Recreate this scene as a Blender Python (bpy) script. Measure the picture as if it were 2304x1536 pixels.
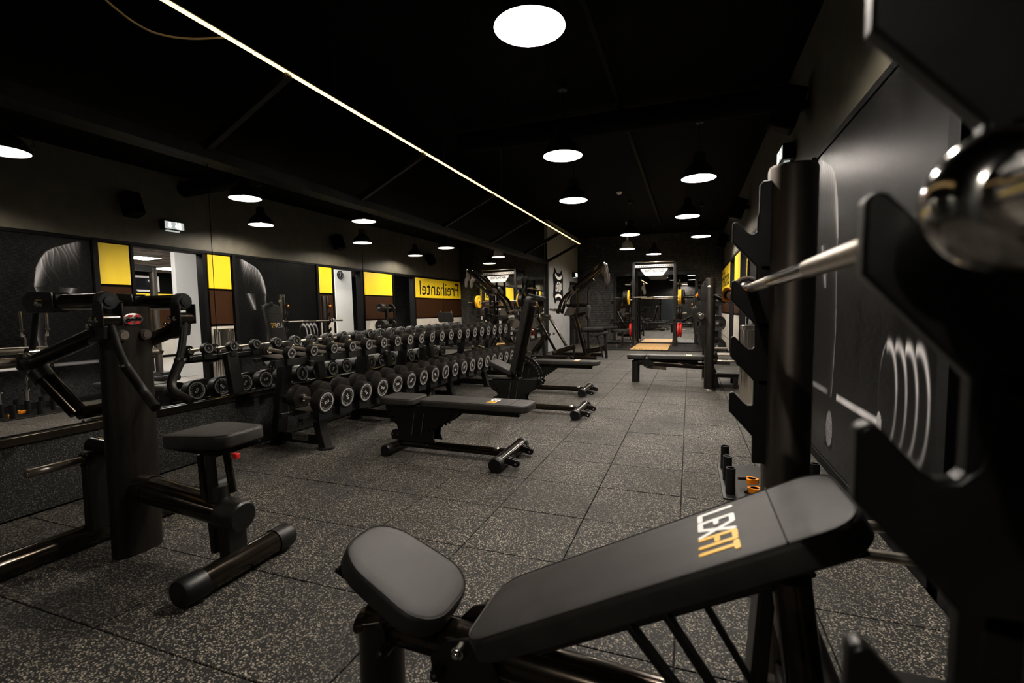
import bpy, math, random
from mathutils import Vector, Matrix
random.seed(7)
V = Vector
S = bpy.context.scene
for o in list(bpy.data.objects): bpy.data.objects.remove(o)
COL = S.collection

# ------------------------------------------------------------------ camera, world, exposure
cam = bpy.data.cameras.new('camera'); camo = bpy.data.objects.new('camera', cam); COL.objects.link(camo)
cam.sensor_width = 36; cam.lens = 36*1087.4/2304; cam.clip_start = .02; cam.clip_end = 60
R_ = V((.939, .344, -.009)).normalized(); F_ = V((-.344, .937, -.065)).normalized()
U_ = R_.cross(F_).normalized(); R_ = F_.cross(U_).normalized()
camo.matrix_world = Matrix(((R_.x, U_.x, -F_.x, 0), (R_.y, U_.y, -F_.y, 0), (R_.z, U_.z, -F_.z, 1.2), (0, 0, 0, 1)))
cam.dof.use_dof = True; cam.dof.focus_distance = 4.6; cam.dof.aperture_fstop = 3.1
S.camera = camo
w = bpy.data.worlds.new('world'); S.world = w; w.use_nodes = True
w.node_tree.nodes['Background'].inputs[0].default_value = (.5, .48, .45, 1)
w.node_tree.nodes['Background'].inputs[1].default_value = .002
S.view_settings.view_transform = 'Standard'; S.view_settings.look = 'None'
S.view_settings.gamma = 1; S.view_settings.use_curve_mapping = False
S.view_settings.exposure = 0.0
BULB = 2300.0      # radiance of the pendant bulbs
LAMP = 50.0        # radiance of the disc standing in for the lit shade lining
LED = 3.2          # radiance of the light strip

# ------------------------------------------------------------------ materials
def mat(name, col, rough=.5, metal=0., spec=.5, emit=None, estr=0.):
    m = bpy.data.materials.new(name); m.use_nodes = True
    b = m.node_tree.nodes['Principled BSDF']
    b.inputs['Base Color'].default_value = (*col, 1); b.inputs['Roughness'].default_value = rough
    b.inputs['Metallic'].default_value = metal; b.inputs['Specular IOR Level'].default_value = spec
    if emit:
        b.inputs['Emission Color'].default_value = (*emit, 1); b.inputs['Emission Strength'].default_value = estr
    return m
def nt(m): return m.node_tree.nodes, m.node_tree.links, m.node_tree.nodes['Principled BSDF']
def vary(m, c0, c1, scale, detail=4, bump=0., rough=None, stretch=(1, 1, 1)):
    n, l, b = nt(m)
    g = n.new('ShaderNodeNewGeometry'); mp = n.new('ShaderNodeMapping'); mp.inputs['Scale'].default_value = stretch
    l.new(g.outputs['Position'], mp.inputs[0])
    t = n.new('ShaderNodeTexNoise'); t.inputs['Scale'].default_value = scale; t.inputs['Detail'].default_value = detail
    l.new(mp.outputs[0], t.inputs['Vector'])
    r = n.new('ShaderNodeValToRGB'); r.color_ramp.elements[0].position = .35; r.color_ramp.elements[1].position = .68
    r.color_ramp.elements[0].color = (*c0, 1); r.color_ramp.elements[1].color = (*c1, 1)
    l.new(t.outputs['Fac'], r.inputs[0]); l.new(r.outputs[0], b.inputs['Base Color'])
    if bump:
        bp = n.new('ShaderNodeBump'); bp.inputs['Strength'].default_value = bump; bp.inputs['Distance'].default_value = .002
        l.new(t.outputs['Fac'], bp.inputs['Height']); l.new(bp.outputs[0], b.inputs['Normal'])
    if rough:
        mr = n.new('ShaderNodeMapRange'); mr.inputs['To Min'].default_value = rough[0]; mr.inputs['To Max'].default_value = rough[1]
        l.new(t.outputs['Fac'], mr.inputs['Value']); l.new(mr.outputs[0], b.inputs['Roughness'])
    return m
def speckle(name, base, fleck, frac, scale, rough=.75, dirt=0.):
    m = mat(name, base, rough, 0, .35); n, l, b = nt(m)
    g = n.new('ShaderNodeNewGeometry')
    v = n.new('ShaderNodeTexVoronoi'); v.inputs['Scale'].default_value = scale
    l.new(g.outputs['Position'], v.inputs['Vector'])
    sp = n.new('ShaderNodeSeparateColor'); l.new(v.outputs['Color'], sp.inputs[0])
    r = n.new('ShaderNodeValToRGB'); e = r.color_ramp.elements
    e[0].position = 1-frac; e[0].color = (0, 0, 0, 1); e[1].position = min(.999, 1-frac*.5); e[1].color = (1, 1, 1, 1)
    l.new(sp.outputs[0], r.inputs[0])
    big = n.new('ShaderNodeTexNoise'); big.inputs['Scale'].default_value = 1.6; big.inputs['Detail'].default_value = 5
    l.new(g.outputs['Position'], big.inputs['Vector'])
    mrb = n.new('ShaderNodeMapRange'); mrb.inputs[1].default_value = .3; mrb.inputs[2].default_value = .7
    mrb.inputs[3].default_value = 1-dirt; mrb.inputs[4].default_value = 1
    l.new(big.outputs['Fac'], mrb.inputs[0])
    mu = n.new('ShaderNodeMath'); mu.operation = 'MULTIPLY'; l.new(r.outputs[0], mu.inputs[0]); l.new(mrb.outputs[0], mu.inputs[1])
    rc = n.new('ShaderNodeValToRGB'); rc.color_ramp.elements[0].color = (*base, 1); rc.color_ramp.elements[1].color = (*fleck, 1)
    l.new(mu.outputs[0], rc.inputs[0])
    mx = n.new('ShaderNodeMix'); mx.data_type = 'RGBA'; mx.blend_type = 'MULTIPLY'; mx.inputs[0].default_value = .55
    l.new(rc.outputs[0], mx.inputs[6]); l.new(sp.outputs[1], mx.inputs[7]); l.new(mx.outputs[2], b.inputs['Base Color'])
    bp = n.new('ShaderNodeBump'); bp.inputs['Strength'].default_value = .35; bp.inputs['Distance'].default_value = .002
    l.new(v.outputs['Distance'], bp.inputs['Height']); l.new(bp.outputs[0], b.inputs['Normal'])
    return m
M = {}
M['floor'] = speckle('rubber floor granules', (.0040, .0035, .0030), (.44, .385, .305), .235, 215, .75, .72)
M['wallrub'] = speckle('rubber wall granules', (.0020, .0020, .0020), (.15, .138, .126), .15, 330, .8, .3)
M['joint'] = mat('tile joint', (.006, .006, .006), .9)
M['black'] = mat('black paint', (.0020, .0020, .0021), .6, 0, .06)
M['ceil'] = vary(mat('ceiling paint', (.0026, .0026, .003), .8, 0, .05), (.002, .002, .0023), (.0034, .0034, .0038), 3)
M['olive'] = vary(mat('dark wall paint', (.082, .076, .057), .6, 0, .2), (.072, .066, .049), (.092, .085, .064), 5, 3, .1)
M['grey'] = vary(mat('light grey wall paint', (.27, .275, .28), .6), (.25, .255, .26), (.29, .295, .30), 4)
M['trim'] = vary(mat('black timber trim', (.004, .004, .004), .55, 0, .07), (.003, .003, .0033), (.0056, .0053, .0053), 30, 4, .15, None, (1, 1, .1))
M['yellow'] = vary(mat('yellow panel', (.83, .58, .01), .45), (.80, .56, .008), (.86, .62, .014), 2)
M['brown'] = vary(mat('brown panel', (.028, .0105, .0036), .6, 0, .06), (.024, .009, .003), (.032, .012, .0042), 40, 3)
M['white'] = vary(mat('off white panel', (.52, .48, .42), .5), (.48, .44, .38), (.55, .51, .45), 3)
M['wallwhite'] = mat('white wall paint', (.78, .77, .75), .6)
M['brick'] = vary(mat('black glazed brick', (.03, .03, .03), .4), (.020, .0195, .019), (.060, .058, .055), 9, 5, .5, (.25, .5))
M['mortar'] = mat('dark mortar', (.006, .006, .006), .85, 0, .1)
M['bronze'] = vary(mat('black bronze metallic lacquer', (.050, .040, .031), .16, .9), (.043, .034, .026), (.057, .046, .036), 14, 2, 0, (.12, .19))
M['satin'] = vary(mat('satin black lacquer', (.0042, .0037, .0033), .38, 0, .35), (.0034, .003, .0027), (.0054, .0048, .0043), 20, 3, 0, (.33, .45))
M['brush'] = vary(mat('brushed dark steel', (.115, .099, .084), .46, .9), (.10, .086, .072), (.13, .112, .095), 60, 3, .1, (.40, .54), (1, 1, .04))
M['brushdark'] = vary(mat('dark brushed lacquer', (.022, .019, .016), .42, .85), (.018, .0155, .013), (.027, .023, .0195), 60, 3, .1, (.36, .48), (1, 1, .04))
M['vinyl'] = vary(mat('grey black vinyl', (.0118, .0100, .0088), .56, 0, .3), (.0092, .0078, .0068), (.0155, .0133, .0118), 16, 6, .3, (.5, .65))
M['vinylside'] = vary(mat('black vinyl side', (.006, .0054, .005), .5, 0, .3), (.005, .0045, .0042), (.008, .0072, .0067), 30, 4, .2)
M['rubber'] = vary(mat('black rubber', (.0052, .0038, .0029), .5, 0, .2), (.0036, .0027, .0021), (.0062, .0047, .0037), 25, 4, .12, (.4, .55))
M['plastic'] = mat('black plastic cap', (.003, .003, .003), .42, 0, .3)
M['chrome'] = vary(mat('chrome', (.75, .73, .70), .10, 1), (.70, .68, .65), (.80, .78, .75), 12, 2, 0, (.06, .15))
M['steel'] = vary(mat('satin steel', (.50, .45, .39), .3, 1), (.46, .41, .35), (.55, .50, .44), 40, 3, 0, (.25, .36))
M['inox'] = vary(mat('polished stainless sheet', (.66, .62, .56), .16, 1), (.62, .58, .52), (.70, .66, .6), 3, 2, 0, (.12, .2))
M['print'] = mat('grey print', (.25, .243, .235), .5)
M['printdim'] = mat('grey small print', (.22, .215, .21), .5)
M['numprint'] = mat('white number print', (.75, .72, .70), .5)
M['labwhite'] = mat('white vinyl print', (.86, .84, .82), .45)
M['laborange'] = mat('orange vinyl print', (.92, .50, .03), .45)
M['orange'] = mat('orange anodised', (.85, .27, .01), .35, .35)
M['red'] = mat('red rubber', (.50, .010, .008), .4)
M['yellowrub'] = mat('yellow rubber', (.72, .40, .01), .45)
M['mirror'] = mat('mirror silver', (.86, .86, .85), .0, 1)
M['glassdark'] = mat('dark window glass', (.01, .01, .012), .05, 0, .6)
M['maple'] = vary(mat('varnished maple', (.62, .36, .12), .35), (.55, .30, .09), (.70, .42, .16), 5, 5, 0, (.28, .42), (9, .6, 1))
M['lampblack'] = mat('black lamp enamel', (.012, .012, .012), .4)
M['lampsilver'] = mat('silver lamp enamel', (.6, .6, .61), .3, .2)
M['bulb'] = mat('lit bulb', (1, 1, 1), .5, 0, .5, (1, .91, .80), BULB)
M['glow_face'] = mat('lit lining stand-in', (1, 1, 1), .5, 0, .5, (1, .95, .88), LAMP)
M['led'] = mat('lit strip', (1, .8, .5), .5, 0, .5, (1, .66, .28), LED)
M['exit'] = mat('lit exit sign', (.8, .85, .8), .4, 0, .5, (.86, .93, .88), .55)
M['exitmark'] = mat('exit sign symbols', (1, 1, 1), .4, 0, .5, (1, 1, 1), 2.2)
M['signwhite'] = mat('white sign board', (.42, .415, .40), .5)
M['signprint'] = mat('dark sign print', (.10, .10, .10), .5)
M['signlight'] = mat('grey sign print', (.05, .05, .05), .6, 0, .1)
M['ceiltile'] = vary(mat('ceiling tile', (.16, .13, .11), .8), (.14, .115, .10), (.18, .15, .13), 50, 3, .2)
M['roomfloor'] = vary(mat('grey vinyl planks', (.33, .30, .27), .5), (.28, .25, .22), (.38, .35, .31), 6, 5, 0, None, (.5, 6, 1))
M['panel'] = mat('lit ceiling panel', (1, 1, 1), .5, 0, .5, (1, .97, .92), 95)
M['wood'] = M['maple']
M['cable'] = mat('pale cable', (.45, .38, .22), .5)
M['badge'] = mat('brushed badge', (.55, .53, .50), .28, 1)
M['badgered'] = mat('red badge print', (.42, .012, .012), .4)

# ------------------------------------------------------------------ geometry helpers
def basis(d):
    d = V(d).normalized(); a = V((0, 0, 1)) if abs(d.z) < .9 else V((1, 0, 0))
    x = d.cross(a).normalized(); return x, d.cross(x).normalized(), d
class G:
    def __init__(s): s.v = []; s.f = []
    def add(s, vs, fs):
        k = len(s.v); s.v += [tuple(p) for p in vs]; s.f += [tuple(i+k for i in f) for f in fs]; return s
    def box(s, c, sz, rot=None):
        c = V(c); h = V(sz)/2; vs = []
        for x in (-1, 1):
            for y in (-1, 1):
                for z in (-1, 1):
                    p = V((x*h.x, y*h.y, z*h.z)); vs.append(c+(rot @ p if rot else p))
        return s.add(vs, [(0, 1, 3, 2), (4, 6, 7, 5), (0, 4, 5, 1), (2, 3, 7, 6), (0, 2, 6, 4), (1, 5, 7, 3)])
    def bb(s, a, b): a = V(a); b = V(b); return s.box((a+b)/2, [abs(q) for q in (b-a)])
    def beam(s, a, b, w, h, up=(0, 0, 1)):
        a = V(a); b = V(b); d = (b-a).normalized(); x = d.cross(V(up)); x = x.normalized() if x.length > 1e-4 else V((1, 0, 0)); y = x.cross(d)
        vs = [p+x*(i*w/2)+y*(j*h/2) for p in (a, b) for i, j in ((-1, -1), (1, -1), (1, 1), (-1, 1))]
        return s.add(vs, [(3, 2, 1, 0), (4, 5, 6, 7), (0, 1, 5, 4), (1, 2, 6, 5), (2, 3, 7, 6), (3, 0, 4, 7)])
    def cyl(s, a, b, r, r2=None, n=20, flat=1., fx=None):
        a = V(a); b = V(b); r2 = r if r2 is None else r2; x, y, d = basis(b-a)
        if fx is not None: x = V(fx).normalized(); y = d.cross(x).normalized()
        vs = []
        for p, q in ((a, r), (b, r2)):
            for i in range(n):
                t = 2*math.pi*i/n; vs.append(p+x*(q*math.cos(t))+y*(q*flat*math.sin(t)))
        return s.add(vs, [(i, (i+1) % n, n+(i+1) % n, n+i) for i in range(n)]+[tuple(range(n-1, -1, -1)), tuple(range(n, 2*n))])
    def tube(s, pts, r, n=14, bend=.0, seg=5):
        P = [V(p) for p in pts]
        if bend:
            Q = [P[0]]
            for i in range(1, len(P)-1):
                a, b, c = P[i-1], P[i], P[i+1]
                k = min(bend, (a-b).length*.45, (c-b).length*.45)
                p0 = b+(a-b).normalized()*k; p1 = b+(c-b).normalized()*k
                for j in range(seg+1):
                    t = j/seg; Q.append(p0*(1-t)**2+b*(2*t*(1-t))+p1*t*t)
            Q.append(P[-1]); P = Q
        x, y, d = basis(P[1]-P[0]); vs = []
        for i, p in enumerate(P):
            t = (P[min(i+1, len(P)-1)]-P[max(i-1, 0)]).normalized()
            x = (x-t*x.dot(t)).normalized(); y = t.cross(x)
            k = 1.
            if 0 < i < len(P)-1:
                u = (P[i]-P[i-1]).normalized(); k = 1/max(.5, u.dot(t))
            for j in range(n):
                a = 2*math.pi*j/n; vs.append(p+(x*math.cos(a)+y*math.sin(a))*r*(k if 0 else 1))
        fs = [(i*n+j, i*n+(j+1) % n, (i+1)*n+(j+1) % n, (i+1)*n+j) for i in range(len(P)-1) for j in range(n)]
        return s.add(vs, fs+[tuple(range(n-1, -1, -1)), tuple(range((len(P)-1)*n, len(P)*n))])
    def lathe(s, prof, o, d=(0, 0, 1), n=28):
        x, y, d = basis(d); o = V(o); vs = []
        for r, h in prof:
            for i in range(n):
                t = 2*math.pi*i/n; vs.append(o+d*h+(x*math.cos(t)+y*math.sin(t))*max(r, 1e-5))
        m = len(prof)
        return s.add(vs, [(k*n+i, k*n+(i+1) % n, (k+1)*n+(i+1) % n, (k+1)*n+i) for k in range(m-1) for i in range(n)])
    def prism(s, poly, o, ex, ey, t):
        o = V(o); ex = V(ex).normalized(); ey = V(ey).normalized(); ez = ex.cross(ey); n = len(poly)
        vs = [o+ex*a+ey*b+ez*q for q in (-t/2, t/2) for a, b in poly]
        return s.add(vs, [tuple(range(n-1, -1, -1)), tuple(range(n, 2*n))]+[(i, (i+1) % n, n+(i+1) % n, n+i) for i in range(n)])
    def sph(s, c, r, n=12, sq=(1, 1, 1)):
        m = n//2; vs = []
        for i in range(m+1):
            a = math.pi*i/m
            for j in range(n):
                b = 2*math.pi*j/n; vs.append((c[0]+r*sq[0]*math.sin(a)*math.cos(b), c[1]+r*sq[1]*math.sin(a)*math.sin(b), c[2]-r*sq[2]*math.cos(a)))
        return s.add(vs, [(i*n+j, i*n+(j+1) % n, (i+1)*n+(j+1) % n, (i+1)*n+j) for i in range(m) for j in range(n)])
    def ring(s, o, d, r0, r1, t, n=36):
        return s.lathe([(r0, -t/2), (r1, -t/2), (r1, t/2), (r0, t/2), (r0, -t/2)], o, d, n)
    def pad(s, c, L, N, ln, wd, th, cr, ed, taper=1.):
        """cushion: c = middle of the top face, L long axis, N up; taper = width factor at the -L end"""
        c = V(c); L = V(L).normalized(); N = V(N).normalized(); W = N.cross(L)
        def outline(i):
            a, b, q = ln/2-i, wd/2-i, max(cr-i, .004); pts = []
            for sx, sy, t0 in ((1, 1, 0), (-1, 1, 90), (-1, -1, 180), (1, -1, 270)):
                for k in range(7):
                    t = math.radians(t0+15*k); x = sx*(a-q)+q*math.cos(t); y = sy*(b-q)+q*math.sin(t)
                    pts.append((x, y*(1+(taper-1)*(.5-x/ln))))
            return pts
        rings = [(ed*.6, -th), (0, -th+ed*.6), (0, -ed), (ed*.12, -ed*.5), (ed*.4, -ed*.15), (ed, 0), (ed*3, .002)]
        vs = []; n = 28
        for i, z in rings: vs += [c+L*x+W*y+N*z for x, y in outline(i)]
        k = len(rings)
        fs = [(a*n+i, a*n+(i+1) % n, (a+1)*n+(i+1) % n, (a+1)*n+i) for a in range(k-1) for i in range(n)]
        return s.add(vs, fs+[tuple(range(n-1, -1, -1)), tuple(range((k-1)*n, k*n))])
    def xf(s, mtx): s.v = [tuple(mtx @ V(p)) for p in s.v]; return s
    def poly(s, fn): fn(s); return s
OFF = {}
def obj(name, g, m, parent=None, bev=0., smooth=True, ang=38):
    off = OFF.get(parent.name, V((0, 0, 0))) if parent else V((0, 0, 0))
    me = bpy.data.meshes.new(name)
    me.from_pydata([(p[0]-off.x, p[1]-off.y, p[2]-off.z) for p in g.v], [], g.f)
    me.materials.append(M[m] if isinstance(m, str) else m); me.update()
    if smooth:
        me.shade_smooth(); me.set_sharp_from_angle(angle=math.radians(ang))
    o = bpy.data.objects.new(name, me); COL.objects.link(o)
    if parent: o.parent = parent; OFF[o.name] = off
    if bev:
        b = o.modifiers.new('bevel', 'BEVEL'); b.width = bev; b.segments = 2; b.limit_method = 'ANGLE'; b.angle_limit = math.radians(50)
    return o
def tag(o, label=None, cat=None, group=None, kind=None):
    if label: o['label'] = label
    if cat: o['category'] = cat
    if group: o['group'] = group
    if kind: o['kind'] = kind
    return o
def thing(name, label, cat, loc, group=None):
    o = bpy.data.objects.new(name, None); COL.objects.link(o); o.empty_display_size = .1
    o.location = loc; OFF[o.name] = V(loc); return tag(o, label, cat, group)
def struct(name, g, m, parent=None, bev=0., **k):
    o = obj(name, g, m, parent, bev, **k)
    if not parent: o['kind'] = 'structure'
    return o
def dup(root, loc, label=None, rot=None):
    r = root.copy(); COL.objects.link(r); r.location = loc
    if rot: r.rotation_euler = rot
    if label: r['label'] = label
    def rec(a, b):
        for ch in [c for c in bpy.data.objects if c.parent == a]:
            d = ch.copy(); COL.objects.link(d); d.parent = b; rec(ch, d)
    rec(root, r); return r
def text(s, size, o, ex, ey, t=.002, align='CENTER', sx=1., bold=0.):
    cu = bpy.data.curves.new('t', 'FONT'); cu.body = s; cu.size = size; cu.extrude = t/2; cu.align_x = align; cu.align_y = 'CENTER'; cu.resolution_u = 2; cu.offset = bold
    ob = bpy.data.objects.new('t', cu); me = bpy.data.meshes.new_from_object(ob)
    ex = V(ex).normalized(); ey = V(ey).normalized(); ez = ex.cross(ey); o = V(o); g = G()
    g.add([o+ex*(p.co.x*sx)+ey*p.co.y+ez*p.co.z for p in me.vertices], [tuple(p.vertices) for p in me.polygons])
    bpy.data.objects.remove(ob); bpy.data.curves.remove(cu); bpy.data.meshes.remove(me); return g
def strokes(segs, o, ex, ey, wd, t=.0015):
    """round-ended letter strokes: list of ((x0,y0),(x1,y1)) in the plane ex, ey"""
    g = G()
    for k, ((a, b), (c, d)) in enumerate(segs):
        l = math.hypot(c-a, d-b); ux, uy = (c-a)/l, (d-b)/l; r = wd/2; ps = []
        for cx, cy, s0 in ((a, b, 90), (c, d, -90)):
            for i in range(7):
                q = math.radians(s0+30*i); lx, ly = r*math.cos(q), r*math.sin(q)
                ps.append((cx+lx*ux-ly*uy, cy+lx*uy+ly*ux))
        ez = V(ex).cross(V(ey)).normalized()
        g.prism(ps, V(o)+ez*(k*.00004), ex, ey, t)
    return g
def lexfit(o, ex, ey, w, h, parent, nm='print'):
    k = .145*h; s = w/5.05
    def P(x, y): return ((x-2.52)*s, (y-.5)*(h-k))
    white = [((0, 1), (0, 0)), ((0, 0), (.75, 0)), ((1.1, 0), (1.1, 1)), ((1.1, 1), (1.8, 1)), ((1.1, .5), (1.6, .5)), ((1.1, 0), (1.8, 0)), ((1.95, 1), (2.85, 0)), ((2.85, 1), (1.95, 0))]
    org = [((3.1, 0), (3.1, 1)), ((3.1, 1), (3.75, 1)), ((3.1, .48), (3.65, .48)), ((4.0, 0), (4.0, 1)), ((4.35, 1), (5.05, 1)), ((4.7, 1), (4.7, 0))]
    for nm2, L, m in (('logo_white', white, 'labwhite'), ('logo_orange', org, 'laborange')):
        obj(nm2, strokes([(P(*a), P(*b)) for a, b in L], o, ex, ey, k), m, parent, smooth=False)
X, Y, Z = V((1, 0, 0)), V((0, 1, 0)), V((0, 0, 1))

# ------------------------------------------------------------------ room shell
XR, XL, YF, YB, ZC = 1.0, -3.83, 17.0, -4.0, 3.7
fl = struct('floor', G().bb((XL-.3, YB-.3, -.2), (XR+.02, YF+.3, -.0225)), 'joint')
tile = G().box((0, 0, -.011), (.517, .517, .022))
t0 = None; ty = 2.68-5*.522
for j in range(33):
    for i in range(9):
        d = t0.copy() if t0 else obj('floor_tile', tile, 'floor', fl, .003, smooth=False)
        if t0: COL.objects.link(d)
        t0 = t0 or d; d.location = (-.033+.522*(i-6.5), ty+.522*(j+.5), random.uniform(-.0012, .0008))
struct('trim_20', G().bb((XL, YB, -.1), (XR, ty, 0)), 'floor')
struct('ceiling', G().bb((XL-.3, YB-.3, ZC), (XR+.2, YF+.3, ZC+.15)), 'ceil')
# left wall: dark wall behind the mirrors, rubber cladding below, light grey stretch beyond
struct('wall_left', G().bb((-4.0, YB, 0), (XL, 13.1, ZC)), 'black')
struct('trim_1', G().bb((XL, YB, 0), (-3.715, 13.05, .445)), 'wallrub')
wg = struct('wall_left_far', G().bb((-4.0, 13.1, 0), (-3.74, YF, ZC)), 'grey')
wg.name = 'wall_left_2'
# far wall with courses of black brick
wf = struct('wall_far', G().bb((-4.0, YF, 0), (XR+.2, YF+.2, ZC)), 'mortar')
def bricks(x0, x1, y, z0, z1, hole, dirn=-1, L=.235, H=.066, gap=.011):
    g = G(); k = 0; z = z0
    while z < z1:
        x = x0-(L+gap)*random.uniform(.1, .9)
        while x < x1:
            a, b = max(x, x0), min(x+L, x1)
            if b-a > .03 and not (hole and hole[0] < (a+b)/2 < hole[1] and z < hole[2]):
                d = random.uniform(.012, .022)
                g.bb((a, y, z), (b, y+dirn*d, min(z+H, z1)))
            x += L+gap
        z += H+gap
    return g
tag(obj('brick_facing', bricks(-3.74, XR, YF, .005, ZC-.01, (-2.45, .22, 2.35)), 'brick', wf, smooth=False), kind='stuff')
wb = struct('wall_back', G().bb((-4.0, YB-.2, 0), (XR+.2, YB, ZC)), 'mortar')
tag(obj('brick_facing', bricks(-3.74, XR, YB, .005, ZC-.01, (-2.0, -1.1, 2.1), 1, .3, .1), 'brick', wb, smooth=False), kind='stuff')
struct('door_3', G().bb((-2.0, YB, 0), (-1.1, YB+.04, 2.08)), mat('slate door', (.05, .06, .065), .5))

# right wall: upper band, and the stretches between the openings
ZT = 2.43
wr = struct('wall_right', G().bb((XR, YB, ZT), (XR+.25, YF, ZC)), 'olive')
for k, (a, b) in enumerate([(YB, 5.22), (6.5, 9.87), (11.02, 12.46), (13.66, YF)]):
    struct('wall_right_%d' % (k+2), G().bb((XR, a, 0), (XR+.12, b, ZT)), 'black')
tr = 20
def trim(a, b, m='trim', bev=.003):
    global tr; tr += 1
    return struct('trim_%d' % tr, G().bb(a, b), m, None, bev)
for a, b in ((5.22, 6.5), (9.87, 11.02), (12.46, 13.66)):      # dark linings of the three openings
    trim((.965, a, 0), (XR+.13, a+.045, ZT)); trim((.965, b-.06, 0), (XR+.14, b, ZT)); trim((.965, a+.045, ZT-.05), (XR+.13, b-.06, ZT))
trim((.955, YB, ZT-.03), (1.0, YF, ZT+.02))                    # long head rail
trim((.955, YB, 0), (1.0, 5.2, .07)); trim((.955, 6.52, 0), (1.0, 9.86, .07)); trim((.955, 11.04, 0), (1.0, 12.45, .07)); trim((.955, 13.68, 0), (1.0, YF, .07))
for a in (4.68, 7.03, 9.28): trim((.93, a, 0), (1.0, a+.07, ZT))    # posts beside the big prints
trim((.955, 2.35, 0), (1.0, 2.45, ZT))
wp = wr
def panel(y0, y1, z0, z1, m, lab=None):
    o = obj('wall_panel', G().bb((.972, y0, z0), (1.0, y1, z1)), m, wr, .003)
    if lab: o['label'] = lab
for (y0, y1) in ((4.76, 5.2), (6.54, 7.01), (9.39, 9.84), (11.13, 12.42)):
    panel(y0, y1, 1.755, 2.385, 'yellow', 'yellow panel'); panel(y0, y1, 1.075, 1.715, 'brown', 'dark brown panel')
    panel(y0, y1, .39, 1.035, 'white', 'off white panel'); panel(y0, y1, .08, .36, 'white', 'off white panel')
panel(13.74, 16.95, 1.075, 1.70, 'brown', 'dark brown panel'); panel(13.74, 15.3, .39, 1.035, 'white', 'off white panel'); panel(15.34, 16.95, .39, 1.035, 'white', 'off white panel')
panel(13.74, 16.95, .08, .36, 'white', 'off white panel')
sg = thing('wall_sign', 'long yellow wall sign with black word Freihantel beside far brick wall', 'sign', (.97, 15.3, 1.74))
obj('board', G().bb((.965, 13.74, 1.735), (1.0, 16.95, 2.385)), 'yellow', sg, .003)
tx = text('Freihantel', .62, (0, 0, 0), (1, 0, 0), (0, 1, 0), .004)
xs = [p[0] for p in tx.v]; ys = [p[1] for p in tx.v]; kx = 2.78/(max(xs)-min(xs)); ky = .47/(max(ys)-min(ys)); mx_, my_ = (max(xs)+min(xs))/2, (max(ys)+min(ys))/2
tx.v = [(.9635-p[2], 15.35-(p[0]-mx_)*kx, 2.06+(p[1]-my_)*ky) for p in tx.v]
obj('lettering', tx, 'black', sg, smooth=False)

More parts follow.
